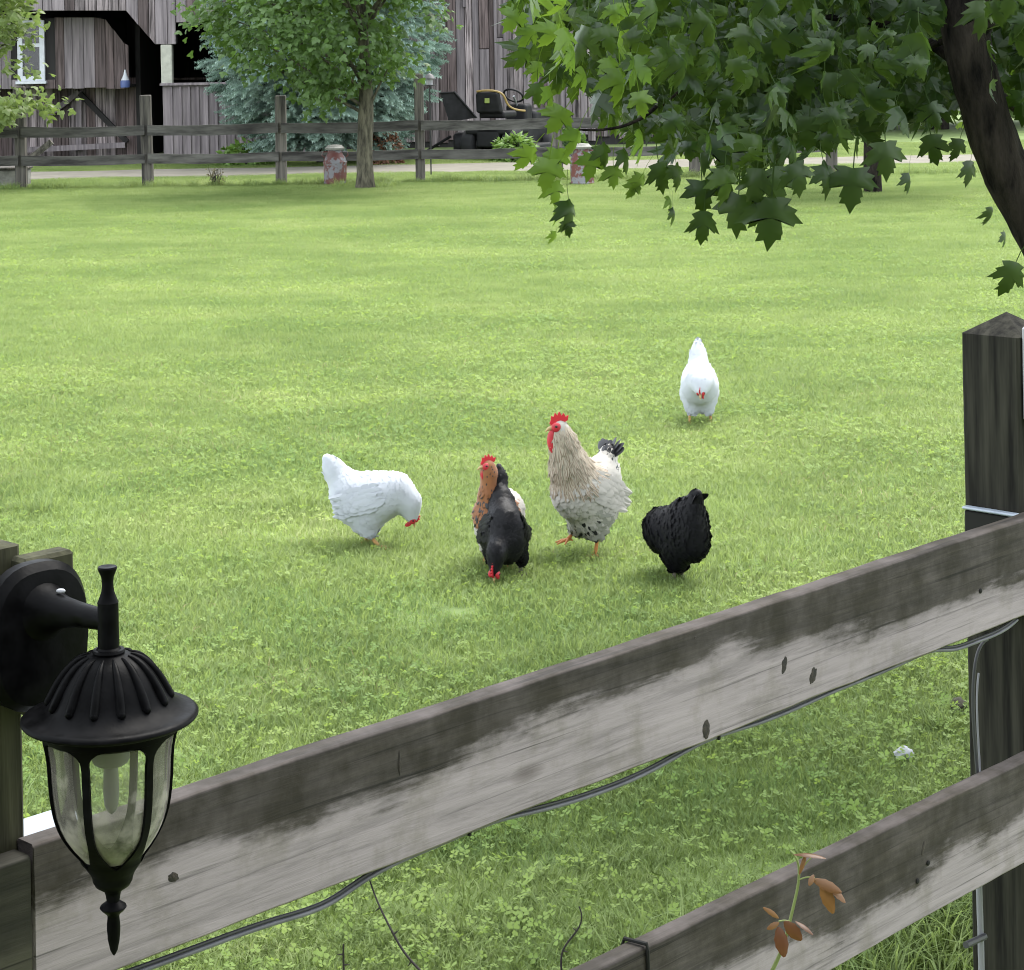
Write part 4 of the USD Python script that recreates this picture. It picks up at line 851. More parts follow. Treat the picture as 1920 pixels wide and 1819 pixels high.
# the leaves that show singly along the lower edge
for a in [(1316, 352, 4.7, 82, (.05, 1)), (1320, 408, 4.7, 84, (-.05, 1), .2), (1447, 388, 4.6, 112, (-.05, 1), .05), (1385, 380, 4.7, 95, (-.1, 1), -.3), (1600, 330, 4.6, 96, (-.05, 1), .1), (1705, 332, 4.6, 52, (.1, 1), .9),
          (1046, 292, 5.0, 80, (-.1, 1), .3), (1000, 288, 5.0, 70, (-.5, 1), .8), (1066, 386, 5.0, 70, (.2, 1), .9), (1046, 395, 5.0, 60, (-.02, 1), 1.3), (1130, 280, 4.9, 62, (.3, 1), .7), (1150, 320, 4.9, 60, (.1, 1), .5),
          (1205, 335, 4.9, 54, (-.35, 1), .9), (1235, 318, 4.8, 80, (.2, 1), .2), (1255, 372, 4.8, 40, (.3, 1), 1.2), (1268, 320, 4.8, 66, (.2, 1), .7), (1085, 255, 4.9, 72, (-.25, 1), .9), (1060, 215, 4.9, 76, (-.6, 1), .4), (1170, 290, 4.9, 70, (.3, 1), .9),
          (1360, 330, 4.6, 90, (.1, 1), .7), (1420, 330, 4.6, 95, (-.2, 1), -.4), (1490, 320, 4.5, 92, (.3, 1), .3), (1545, 320, 4.6, 80, (.3, 1), .6), (1660, 280, 4.5, 90, (.1, 1), .2), (1745, 265, 4.8, 84, (.2, 1), -.3), (1800, 270, 5.4, 66, (-.2, 1), .5), (1820, 310, 5.5, 60, (-.05, 1), .8),
          (1040, 350, 5.0, 62, (.15, 1), .6), (1062, 420, 5.0, 46, (.3, 1), .3), (1042, 440, 5.0, 40, (-.3, 1), 1.0), (1030, 310, 4.9, 74, (-.15, 1), .1), (1112, 300, 4.9, 60, (-.2, 1), .4), (1195, 350, 4.9, 56, (-.5, 1), .5), (1262, 395, 4.8, 40, (.2, 1), 1.0), (1345, 330, 4.7, 80, (.4, 1), .2), (1445, 330, 4.7, 96, (.25, 1), .3), (1425, 400, 4.7, 60, (-.4, 1), .5), (1862, 395, 5.5, 46, (-.2, 1), .9), (1885, 440, 5.4, 40, (.1, 1), 1.1), (1905, 505, 4.8, 90, (-.35, 1), .3), (1000, 60, 5.0, 70, (-.5, 1), .5), (985, 100, 5.0, 62, (-.3, 1), .8), (1010, 125, 5.0, 66, (-.1, 1), .6), (1008, 165, 5.0, 60, (.1, 1), .4), (975, 30, 5.0, 60, (-.6, .8), .3), (1030, 170, 4.95, 64, (.2, 1), 1.1)]:
    px, py, d, w, tp = a[:5]; hang(px, py - w * .15, d, w, tp, a[5] if len(a) > 5 else 0.0, r.uniform(-.1, .3), r.uniform(.3, .9), r.uniform(.1, .4))
# fill: twigs with paired leaves inside the outline of the hanging mass
edge_x = [940, 975, 1000, 1040, 1080, 1120, 1160, 1200, 1250, 1320, 1400, 1450, 1500, 1560, 1620, 1700, 1760, 1830, 1930, 2100]
edge_y = [-60, 60, 150, 170, 200, 250, 270, 300, 320, 330, 350, 330, 300, 300, 290, 260, 250, 210, 230, 300]
def fill(n, d0, d1, seed, pad=0, ymin=-130, w0=46, w1=90, xmin=950, xmax=2060):
    q = np.random.default_rng(seed); got = 0
    while got < n:
        px = q.uniform(xmin, xmax); py = q.uniform(ymin, 350); lim = np.interp(px, edge_x, edge_y) - pad
        if py > lim - 55: continue
        d = q.uniform(d0, d1); w = q.uniform(w0, w1)
        if d < 5.1 and abs(px - np.interp(py, [-130, 0, 200, 300, 490], [1770, 1800, 1843, 1875, 1975])) < 75 and q.random() < .85: continue
        hang(px, py, d, w, (q.normal() * .4 - .1 * (px < 1100), 1), q.normal() * 1.05, q.uniform(-.25, .5), q.uniform(.2, 1.5), q.uniform(.05, 1.0)); got += 1
fill(230, 4.2, 4.9, 1)
fill(420, 4.9, 5.6, 2)
fill(460, 5.6, 6.4, 3)
fill(380, 4.5, 5.8, 4, xmin=1280)
fill(620, 6.2, 7.4, 5, xmin=1150, ymin=-260, pad=20)
lr = np.random.default_rng(77); made = [leaf_at(c - base, t, n_, s, cu, fo, lr) for c, t, n_, s, cu, fo in leaves]
near = sorted(range(len(leaves)), key=lambda i: (i >= 46, leaves[i][0][1]))
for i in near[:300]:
    px_ = leaves[i][0]; obj('leaf', made[i], 'lit_maple_leaf' if px_[0] < .35 and lr.random() < (.75 if px_[0] < .22 else .4) else 'maple_leaf', nm, smooth=True)
mb = MB()
for i in near[300:]: mb.add(*made[i])
# the crown above the picture, which shades the near fence
q = np.random.default_rng(5); n = 0
C = q.normal(size=(24000, 3)); C /= np.linalg.norm(C, axis=1, keepdims=True); C = C * (q.random(24000) ** .33)[:, None] * [1.6, 1.3, 1.0] + [1.75, 5.8, 3.4]
C = C[C[:, 2] > 1.8 + np.maximum(C[:, 1], 0) * .035 + .14][:2800]
v, f = leaf_cloud(C - base, (.13, .20), 'maple', q, .9); mb.add(v, f)
obj('foliage', mb, 'maple_leaf', nm, kind='stuff')
for i in range(16):
    t = C[q.integers(len(C))]; s0 = P(1745, -260, DN + .1); limb([s0, s0 * .5 + t * .5 + [0, 0, .15], t], .03, .006, 8)
#==MARK_NEAR
# ================================================================ near fence (front faces of its rails on one upright plane)
FA, FB = G(330, 1500, 1.16), G(1920, 975, 1.16); fdir = unit((FB - FA) * [1, 1, 0]); fnor = np.array([-fdir[1], fdir[0], 0]); FO = FA * [1, 1, 0]
FANG = math.degrees(math.atan2(fdir[1], fdir[0]))
def onf(px, py, off=0.0):
    """photo pixel -> (along, behind, height) on the plane lying off metres behind the front faces"""
    q = ray(px, py); o = np.array([0, 0, EYE]); t = ((FO + fnor * off - o) @ fnor) / (q @ fnor); w = o + q * t - FO
    return np.array([w @ fdir, off, w[2]])
def fworld(l): return FO + fdir * l[0] + fnor * l[1] + np.array([0, 0, l[2]])
nf = thing('fence', 'near board fence of two pale weathered rails running up to a dark pointed post', 'fence', FO, FANG)
def rail(s0, s1, z0, z1, th, mt, seed, warp=.002, bow=0.0, y0=0.0):
    """sawn board with slightly uneven arrises; st = (along, 0 bottom .. 1 top)"""
    n = max(3, int((s1 - s0) / .02)); X = np.linspace(s0, s1, n); r = np.random.default_rng(seed)
    prof = [(0, .003), (.003, 0), (th - .003, 0), (th, .003)]
    ring = [(y, z0 + e, 0) for y, e in prof] + [(th, (z0 + z1) / 2, .5)] + [(y, z1 - e, 1) for y, e in prof[::-1]] + [(0, z1 - (z1 - z0) * k / 6, 1 - k / 6) for k in range(1, 6)]
    m = len(ring); V, U = [], []
    for x in X:
        for (y, z, tt) in ring:
            dz = warp * 2 * (meshkit.fbm(np.array([x * 7, (tt > .5) * 5., seed]), 3, seed) - .5) + bow * math.sin((x - s0) / (s1 - s0) * math.pi)
            dy = warp * 1.2 * (meshkit.fbm(np.array([x * 30, z * 40, y * 40 + seed]), 3, seed) - .5)
            V.append([x, y0 + y + dy, z + dz]); U.append([x, (z - z0) / (z1 - z0)])
    F = []
    for i in range(n - 1):
        for k in range(m): a, b = i * m + k, i * m + (k + 1) % m; F += [[a, b, b + m], [a, b + m, a + m]]
    for e, fl in ((0, 0), ((n - 1) * m, 1)):
        c = len(V); V.append(np.mean(V[e:e + m], 0)); U.append([X[0 if e == 0 else -1], .5])
        for k in range(m): t = [c, e + (k + 1) % m, e + k]; F.append(t[::-1] if fl else t)
    F = np.array(F); V = np.array(V)
    if np.einsum('ij,ij->i', V[F[:, 0]] - V.mean(0), np.cross(V[F[:, 1]] - V.mean(0), V[F[:, 2]] - V.mean(0))).sum() < 0: F = F[:, ::-1]
    N0 = np.array([(-.0, -.8, -.6), (0, -.6, -.8), (0, .6, -.8), (0, .8, -.6), (0, 1, 0), (0, .8, .6), (0, .6, .8), (0, -.6, .8), (0, -.8, .6)] + [(0, -1, 0)] * 5)
    N0[[1, 2]] = (0, 0, -1); N0[[6, 7]] = (0, 0, 1); N0[[0, 8]] = (0, -1, 0); N0[[3, 5]] = (0, 1, 0)
    rail.normals = np.vstack([np.tile(N0, (n, 1)), [[-1, 0, 0], [1, 0, 0]]])
    return (np.array(V), F), np.array(U)
def put_rail(*a, **k): m, u = rail(*a, **k); return obj('rail', m, a[5], nf, uv=u, normals=rail.normals)
sj = onf(66, 1700)[0]
put_rail(sj, 1.95, 1.033, 1.16, .026, 'rail_wood', 3)
put_rail(-.62, sj - .003, 1.028, 1.154, .026, 'rail_wood_mossy', 5, y0=.001)
put_rail(.36, 1.95, .709, .842, .026, 'rail_wood_lower', 8)
put_rail(-.62, .357, .709, .842, .026, 'rail_wood_lower', 9, y0=.001)
def post(sc, tc, w, ztop, cap, mt, seed, ins=.004):
    """squared post; cap > 0 gives it a pyramid top"""
    r = np.random.default_rng(seed); h = w / 2; Z = np.r_[-.1, np.linspace(.05, ztop - cap, 26)]; ring = []
    for a in ((-1, -1), (1, -1), (1, 1), (-1, 1)):
        for e in (0, 1):
            q = np.array(a) * h; q[(e + (a[0] * a[1] > 0)) % 2] -= a[(e + (a[0] * a[1] > 0)) % 2] * ins; ring.append(q)
    ring = sorted(ring, key=lambda q: math.atan2(q[1], q[0])); V = []
    for z in Z:
        for q in ring: V.append([sc + q[0] + .0025 * (meshkit.fbm(np.array([q[0] * 30, q[1] * 30, z * 6.]), 2, seed) - .5), tc + q[1] + .0025 * (meshkit.fbm(np.array([q[0] * 30 + 9, q[1] * 30, z * 6.]), 2, seed) - .5), z])
    m = 8; F = []
    for i in range(len(Z) - 1):
        for k in range(m): a, b = i * m + k, i * m + (k + 1) % m; F += [[a, b, b + m], [a, b + m, a + m]]
    e = (len(Z) - 1) * m; c = len(V); V.append([sc, tc, ztop]); F += [[c, e + k, e + (k + 1) % m] for k in range(m)]
    return obj('post', (np.array(V), np.array(F)), mt, nf)
W_ = .090; po = .029
cr = onf(1911, 700, po)
post(cr[0] + W_ / 2, po + W_ / 2, W_, onf(1890, 584, po + .045)[2], .028, 'post_wood', 1)
cl = onf(47, 1400, po)
post(cl[0] - W_ / 2, po + W_ / 2, W_, onf(10, 998, po + .02)[2], .008, 'post_wood_mossy', 2)
# upright board beside the left post that carries the lamp
b0, b1 = onf(14, 1022, po), onf(109, 1022, po); bb = onf(60, 1325, po)[2]
obj('mounting_board', MB().box((b0[0], po - .024, bb), (b1[0], po - .002, b1[2]), .003), 'post_wood_mossy', nf)
# nails in the rails
for (px, py) in ((1838, 1108), (1720, 1652), (1740, 1618)):
    q = onf(px, py); obj('nail', MB().add(*sph((q[0], -.0005, q[2]), .0035, 1, (1, .4, 1))), 'box_dark', nf)
for (px, py, w, h, tl) in ((1470, 1252, 8, 19, .25), (1525, 1264, 10, 17, .5), (1324, 1368, 9, 17, 0), (325, 1645, 12, 9, .5), (749, 1430, 3, 22, 0), (1303, 1196, 4, 4, 0), (1731, 1588, 5, 15, .3)):
    q = onf(px, py); sc_ = .64 / (py - CY) * (1.8 - q[2]) / .64 if False else (FO + fdir * q[0])[1] / FPX; v, f = sph((0, 0, 0), 1, 3); v = v * (.75 + .6 * meshkit.fbm(v * 2.3 + px, 3, 5)[:, None]) * [w * sc_ * 1.15, .0009, h * sc_]; c_, s_ = math.cos(tl), math.sin(tl)
    v = np.c_[v[:, 0] * c_ + v[:, 2] * s_, v[:, 1], -v[:, 0] * s_ + v[:, 2] * c_] + [q[0], .0002, q[2]]; obj('knot', (v, f), 'knot_wood', nf, smooth=True)
s0_ = onf(1212, 1813)[0]; obj('strap', tube([(s0_ - .004, .03, .836), (s0_ - .004, .027, .844), (s0_, -.001, .8445), (s0_, -.002, .838), (s0_ + .002, -.0025, .70)], .0022, 6), 'box_dark', nf)
# small plate on the face of the right post, at the picture's edge
q0, q1 = onf(1915, 790, po), onf(1915, 612, po)
gp_ = obj('grey_plate', MB().box((q0[0] + .001, po - .022, onf(1915, 790, po)[2]), (q0[0] + .075, po - .001, onf(1915, 612, po)[2]), .003), 'grey_plate', nf)
# metal capped blocks fixed behind the top rail
def metal_box(label, s0, s1, z1, h, t0, t1):
    t = thing('metal_box', label, 'box', fworld((s0, t0, 0)), FANG)
    obj('body', MB().box((.002, .002, z1 - h), (s1 - s0 - .002, t1 - t0 - .002, z1 - .004), .003), 'box_dark', t)
    obj('lid', MB().box((0, 0, z1 - .0038), (s1 - s0, t1 - t0, z1), .0015), 'plate_metal', t)
zl = 1.158
metal_box('small box with pale metal lid against the dark right post behind the top rail', cr[0] - .016, cr[0] - .003, zl, .14, po, po + .084)
metal_box('small box with pale blue metal lid beside the lamp post, behind the top rail', cl[0] + .003, cl[0] + .07, 1.153, .10, po, po + .05)

# ---- cable slung under the top rail
cpts = [(215, 1838), (300, 1808), (400, 1771), (525, 1728), (619, 1694), (681, 1653), (728, 1626), (830, 1581), (931, 1540), (1000, 1523), (1117, 1489), (1233, 1439), (1321, 1391), (1408, 1361), (1496, 1327), (1554, 1301), (1640, 1266), (1709, 1236), (1754, 1220), (1784, 1219), (1829, 1205), (1873, 1187), (1907, 1162)]
cb = thing('cable', 'grey cable slung along the bottom edge of the top rail', 'cable', FO, FANG)
cl_ = spline([onf(a, b, .008) for a, b in cpts], 160)
obj('grey_wire', tube(cl_, .0022, 8), 'cable', cb, smooth=True)
obj('dark_wire', tube(cl_ + [0, .001, .0036], .0018, 8), 'cable_dark', cb, smooth=True)
for k in (46, 89): obj('clip', MB().box(cl_[k] - [.002, .004, .003], cl_[k] + [.002, .003, .007], .0008), 'box_dark', cb)
cd = thing('cable', 'thin cable hanging down the left side of the dark right post', 'cable', FO, FANG)
obj('wire', tube(spline([onf(a, b, .03) for a, b in [(1852, 1198), (1832, 1228), (1826, 1267), (1826, 1364), (1834, 1470), (1838, 1560), (1838, 1660)]], 50), .0022, 8), 'cable_dark', cd, smooth=True)
obj('pale_edge', tube(spline([onf(a, b, .032) for a, b in [(1835, 1262), (1832, 1300), (1833, 1364), (1839, 1470), (1843, 1560)]], 40), .0015, 6), 'conduit', cd, smooth=True)
co = thing('conduit', 'pale grey conduit at the foot of the dark right post with strap', 'conduit', FO, FANG)
obj('pipe', tube([onf(1835, 1640, .05), onf(1839, 1760, .05), onf(1842, 1900, .05), onf(1843, 2400, .05)], .0042, 12), 'conduit', co, smooth=True)
a, b = onf(1811, 1772, .04), onf(1846, 1756, .045); obj('strap', tube([a, b], .0045, 8), 'cable_dark', co)

# ---- twigs and the rose shoot in front of the lower rail
def twig(label, pts, d, r0=.0016):
    w = spline([P(a, b, dd) for (a, b), dd in zip(pts, np.broadcast_to(d, (len(pts),)))], 24); base = w[-1]
    t = thing('twig', label, 'twig', base); obj('stem', tube(w - base, np.linspace(r0 * .5, r0, 24), 6), 'twig', t, smooth=True)
    for k in (5, 10, 15, 19): e = unit(np.cross(w[k + 1] - w[k], [0, 1, 0])) * (-1) ** k; obj('thorn', tube([w[k] - base, w[k] - base + e * .006], [.0012, .0002], 4), 'twig', t)
twig('long thin dark twig arching below the middle of the top rail', [(693, 1650), (712, 1700), (737, 1750), (759, 1787), (787, 1819), (830, 1880)], [2.0, 1.98, 1.96, 1.95, 1.94, 1.92])
twig('short dark forked twig left of the lower rail', [(1086, 1700), (1078, 1750), (1056, 1781), (1053, 1822), (1050, 1900)], 2.25)
twig('tiny dark twig tip at the bottom between cable and long twig', [(644, 1770), (644, 1800), (646, 1860)], 2.0)
DRS = 2.3; rw = spline([P(a, b, DRS) for a, b in [(1482, 1596), (1494, 1612), (1498, 1645), (1490, 1690), (1481, 1728), (1466, 1780), (1447, 1822), (1420, 1900)]], 40)
rs = thing('rose_shoot', 'young rose shoot with red brown leaves in front of the lower rail', 'plant', rw[-1])
obj('stem', tube(rw - rw[-1], np.linspace(.0012, .0026, 40), 7), 'green_stem', rs, smooth=True)
def rose_leaf(px0, px1, w, mt, roll=0.0, droop=.3):
    a, b = P(*px0, DRS - .01), P(*px1, DRS - .02); L = np.linalg.norm(b - a); y = unit(b - a); z0 = np.array([math.sin(roll), -math.cos(roll), .3]); z = unit(z0 - y * (z0 @ y)); x = np.cross(y, z); n = 9; V, F = [], []
    for i in range(n):
        u = i / (n - 1); ww = .78 * w * math.sin(math.pi * min(1, u * .92 + .04)) ** .8 * (1 + .12 * (i % 2)); c = a + y * L * u - z * L * droop * (u - .4) ** 2
        V += [c - x * ww - z * ww * .35, c + z * .0, c + x * ww - z * ww * .35]
    for i in range(n - 1):
        k = i * 3; F += [[k, k + 1, k + 4], [k, k + 4, k + 3], [k + 1, k + 2, k + 5], [k + 1, k + 5, k + 4]]
    obj('leaf', (np.array(V) - rw[-1], np.array(F)), mt, rs, smooth=True)
for a in (((1524, 1648), (1578, 1672), .007, 'rose_leaf_orange', .5), ((1540, 1652), (1562, 1714), .0085, 'rose_leaf_orange', -.2), ((1556, 1660), (1587, 1690), .006, 'rose_leaf_orange', .8), ((1527, 1640), (1518, 1660), .004, 'rose_leaf_orange', .3),
          ((1460, 1738), (1472, 1795), .009, 'rose_leaf_red', .1), ((1470, 1728), (1502, 1764), .0085, 'rose_leaf_red', -.4), ((1492, 1726), (1526, 1750), .004, 'rose_leaf_red', .9), ((1462, 1722), (1434, 1702), .0035, 'rose_leaf_orange', .6), ((1462, 1730), (1440, 1742), .004, 'rose_leaf_orange', .4),
          ((1488, 1600), (1548, 1604), .0045, 'rose_leaf_red', 1.2), ((1512, 1600), (1500, 1640), .003, 'rose_leaf_orange', .2)): rose_leaf(*a)
for pts in ([(1497, 1640), (1510, 1620), (1524, 1605)], [(1498, 1650), (1512, 1645), (1528, 1646)], [(1481, 1728), (1470, 1726), (1460, 1728)]):
    obj('stalk', tube(spline([P(a, b, DRS - .004) for a, b in pts], 8) - rw[-1], .0008, 5), 'green_stem', rs)
p = G(1695, 1432); fe = thing_at('white_scrap', 'crumpled white scrap lying on the grass before the dark right post', 'scrap', p)
v, f = sph((0, 0, .026), .026, 3, (1.0, .7, .55)); v += (meshkit.fbm(v * 60, 3, 4)[:, None] - .5) * np.array([.02, .016, .018]); obj('body', (v, f), 'paper_white', fe, smooth=50)
p = G(1797, 1336); cd_ = thing_at('soil_clod', 'dark clod of soil in the grass near the dark right post', 'clod', p)
v, f = sph((0, 0, .018), .022, 2, (1, .9, .9)); v += (meshkit.fbm(v * 70, 3, 6)[:, None] - .5) * .018; obj('body', (v, f), 'clod', cd_)

# ================================================================ lamp on the left post
pl0 = onf(60, 1188, po - .026); pw = fworld(pl0); AL = .100
lw0 = pw - fnor * AL                                  # on the stem's axis
dl = lw0[1]; S = dl / FPX
ctr = P(206, 1337, dl)                                  # centre of the rim
ln = thing('wall_lantern', 'black fluted wall lantern with clear glass panes on the left fence post', 'lantern', ctr)
def pxl(prof): return [(max(a * S, 1e-4), b * S) for a, b in prof]
obj('stem', MB().lathe(pxl([(.1, 116), (24, 116), (24, 120), (20, 124), (19.5, 160), (19.5, 205), (20, 208), (17, 214), (12, 228), (10.5, 244), (12, 256), (17, 268), (18.5, 272), (17, 275), (.1, 274)]), 28), 'lamp_paint', ln, smooth=35)
obj('neck_ring', MB().lathe(pxl([(20, 112), (29, 112), (31, 116), (29, 120), (20, 121)]), 28), 'lamp_paint', ln, smooth=35)
DOME = [(26, 113), (44, 108), (62, 98), (78, 82), (92, 62), (104, 40), (116, 22), (134, 9), (152, 3), (163, -1), (165, -5), (162, -10), (150, -13), (132, -17), (127, -24)]
ds_ = spline([(a, 0, b) for a, b in DOME], 60)
roof = obj('dome', MB().lathe([(a * S, b * S) for a, _, b in ds_] + [(100 * S, -22 * S), (98 * S, 0), (60 * S, 80 * S), (20 * S, 105 * S)], 56), 'lamp_paint', ln, smooth=40)
for k in range(14):                                     # raised flutes ending in a round toe
    a = (k + .35) / 14 * 2 * math.pi; pr_ = [(40, 110), (62, 99), (79, 82), (93, 62), (105, 40), (112, 28)]
    tt = spline([(q * S, 0, z * S) for q, z in pr_], 12); tt = np.c_[tt[:, 0] * math.cos(a), tt[:, 0] * math.sin(a), tt[:, 2]]
    m_ = MB().tube(tt, np.array([2, 4, 5.5, 6.5, 7.2, 7.8, 8.2, 8.6, 9, 9.2, 9.3, 8.6]) * S, 8); m_.add(*sph(tt[-1], 8.6 * S, 1)); obj('flute', m_, 'lamp_paint', roof, smooth=50)
CG = [(124, -20), (123, -38), (117, -70), (114, -110), (111, -150), (104, -190), (95, -215), (76, -246), (56, -270)]
cg = spline([(a, 0, b) for a, b in CG], 40); cr_ = np.interp
def cage_r(z): return np.interp(-z, -cg[:, 2], cg[:, 0])
m_ = MB()
m_.lathe(pxl([(110, -18), (126, -18), (126, -34), (121, -38), (112, -38), (110, -18)]), 48)
for k in range(6):
    a0 = math.radians(-105 + 60 * k + 3); zz = np.linspace(-30, -275, 30); V, F = [], []
    for i, z in enumerate(zz):
        R = cage_r(z); e = 0.10 * 114 / R * .62; top = max(0, (z + 62) / 32); bot = max(0, (-212 - z) / 62)
        half = min(.5236, e + .46 * max(0, 1 - math.sqrt(max(0, 1 - min(1, top) ** 2))) + (.5236 - e) * max(0, 1 - math.sqrt(max(0, 1 - min(1, bot) ** 2))))
        for j in range(7):
            th = a0 + half * (j / 3 - 1)
            for rr in (R + 2.5, R - 5): V.append([rr * S * math.cos(th), rr * S * math.sin(th), z * S])
    for i in range(len(zz) - 1):
        for j in range(6):
            a = i * 14 + j * 2; F += [[a, a + 14, a + 16], [a, a + 16, a + 2], [a + 1, a + 3, a + 17], [a + 1, a + 17, a + 15]]
        a = i * 14; F += [[a, a + 1, a + 15], [a, a + 15, a + 14], [a + 12, a + 26, a + 27], [a + 12, a + 27, a + 13]]
    m_.add(V, F)
obj('cage', m_, 'lamp_paint', ln, smooth=40)
for k in range(6):
    a0 = math.radians(-105 + 60 * k + 33); zz = np.linspace(-34, -272, 20); V = []
    for z in zz:
        R = cage_r(z) - 3.5
        for j in range(9): th = a0 + .5236 * (j / 4 - 1) * .96; V.append([R * S * math.cos(th), R * S * math.sin(th), z * S])
    i, j = np.meshgrid(np.arange(19), np.arange(8), indexing='ij'); a = (i * 9 + j).ravel()
    obj('glass_pane', (np.array(V), np.stack([a, a + 1, a + 10, a + 9], 1)[:, ::-1]), 'lamp_glass', ln, smooth=True)
obj('bottom_cup', MB().lathe(pxl([(50, -262), (58, -268), (54, -280), (42, -297), (38, -306), (37, -313), (32, -322), (16, -333), (14, -340), (.1, -340)]), 32), 'lamp_paint', ln, smooth=40)
obj('finial', MB().lathe(pxl([(14, -334), (13, -346), (12, -352), (16, -355), (24, -361), (25, -364), (22, -368), (13, -376), (11, -380), (12, -392), (12.5, -405), (11, -425), (7, -444), (3, -452), (.1, -455)]), 28), 'lamp_paint', ln, smooth=40)
obj('socket', MB().lathe(pxl([(.1, -30), (36, -30), (36, -84), (32, -92), (26, -96), (.1, -96)]), 24), 'lamp_socket', ln, smooth=35)
obj('bulb', MB().lathe(pxl([(13, -96), (14, -110), (15, -150), (13, -172), (8, -184), (.1, -190)]), 20), 'bulb_white', ln, smooth=40)
# back plate and arm
ax = -fnor; pc = pw - ctr; e1 = fdir; hw, hh = .047, 143 * S
V = []
for (sc_, off) in ((1.0, 0), (1.0, .010), (.90, .017), (.55, .021)):
    for k in range(40):
        t = k / 40 * 2 * math.pi; c_, s_ = math.cos(t), math.sin(t); sq = (abs(c_) ** 2.6 + abs(s_) ** 2.6) ** (-1 / 2.6)
        V.append(pc + e1 * hw * sc_ * c_ * sq + np.array([0, 0, hh * sc_ * s_ * sq]) + ax * off)
F = []
for i in range(3):
    for k in range(40): a, b = i * 40 + k, i * 40 + (k + 1) % 40; F += [[a, b, b + 40], [a, b + 40, a + 40]]
V.append(pc + ax * .022); F += [[len(V) - 1, 120 + k, 120 + (k + 1) % 40] for k in range(40)]
obj('back_plate', (np.array(V), np.array(F)), 'lamp_paint', ln, smooth=25)
arm_z = 172 * S; ae = np.array([0, 0, arm_z]); a0_ = pc + ax * .016; a0_[2] = arm_z - 14 * S
tt = np.linspace(0, 1, 16); ap = a0_ * (1 - tt)[:, None] + ae * tt[:, None]; ap[:, 2] = arm_z - 14 * S * (1 - tt) ** 2
obj('arm', tube(ap, np.interp(tt, [0, .12, .3, .55, 1], [62, 44, 31, 24, 19]) * S, 20), 'lamp_paint', ln, smooth=40)
for (px, py) in ((114, 1108), (285, 1362)):
    q = P(px, py, dl - (.03 if py > 1300 else -.045)) - ctr; v, f = sph(q, .0024, 1, (1.6, .8, .8)); obj('white_fleck', (v, f), 'paper_white', ln, smooth=True)

# ================================================================ chickens
def smin(a, b, k): h = np.clip(.5 + .5 * (b - a) / k, 0, 1); return b * (1 - h) + a * h - k * h * (1 - h)
def body_field(prims, ky, k):
    def fn(p):
        p = p * [1, 1 / ky, 1]; d = None
        for a, ra, b, rb in prims:
            a, b = np.array(a, float) * [1, 1 / ky, 1], np.array(b, float) * [1, 1 / ky, 1]; ab = b - a; t = np.clip(((p - a) @ ab) / max(ab @ ab, 1e-9), 0, 1)
            q = np.linalg.norm(p - (a + t[:, None] * ab), axis=1) - (ra + t * (rb - ra)); d = q if d is None else smin(d, q, k)
        return d
    return fn
def feather_cards(pts, nrm, flow, L, W, r, lift=.10, uv=False, curve=.15, soft=.65):
    """overlapping feathers: each a small rounded vane lying along the flow, root tucked in, tip lifted"""
    n = len(pts); y = flow - nrm * (flow * nrm).sum(1, keepdims=True); y /= np.maximum(np.linalg.norm(y, axis=1, keepdims=True), 1e-6); y = y + r.normal(size=(n, 3)) * .10
    z = nrm - y * (nrm * y).sum(1, keepdims=True); z /= np.linalg.norm(z, axis=1, keepdims=True); x = np.cross(y, z)
    prof = [(0, .25), (.35, .85), (.7, 1.0), (.9, .7), (1.0, .25)]; L = np.broadcast_to(L, (n,)) * r.uniform(.8, 1.2, n); W = np.broadcast_to(W, (n,)) * r.uniform(.85, 1.15, n); V, U = [], []
    for u, w in prof:
        for s in (-1, 0, 1):
            V.append(pts + y * (L * (u - .45))[:, None] + x * (W * .5 * w * s)[:, None] + z * (L * (lift * u - .05 - curve * .3 * (u - .5) ** 2) - (abs(s)) * W * .14)[:, None]); U.append([.5 + .5 * s, u])
    V = np.stack(V, 1).reshape(-1, 3); F = []
    for i in range(4):
        for j in range(2): a = i * 3 + j; F += [[a, a + 1, a + 4], [a, a + 4, a + 3]]
    F = (np.array(F)[None] + (np.arange(n) * 15)[:, None, None]).reshape(-1, 3)
    fn_ = np.cross(V[F[:, 1]] - V[F[:, 0]], V[F[:, 2]] - V[F[:, 0]]); N = np.zeros_like(V)
    for k_ in range(3): np.add.at(N, F[:, k_], fn_)
    N /= np.maximum(np.linalg.norm(N, axis=1, keepdims=True), 1e-12); nb = np.repeat(nrm / np.linalg.norm(nrm, axis=1, keepdims=True), 15, 0); N *= np.sign((N * nb).sum(1, keepdims=True) + 1e-9)
    N = N * (1 - soft) + nb * soft; N /= np.linalg.norm(N, axis=1, keepdims=True); feather_cards.normals = N
    return V, F, np.tile(np.array(U), (n, 1))
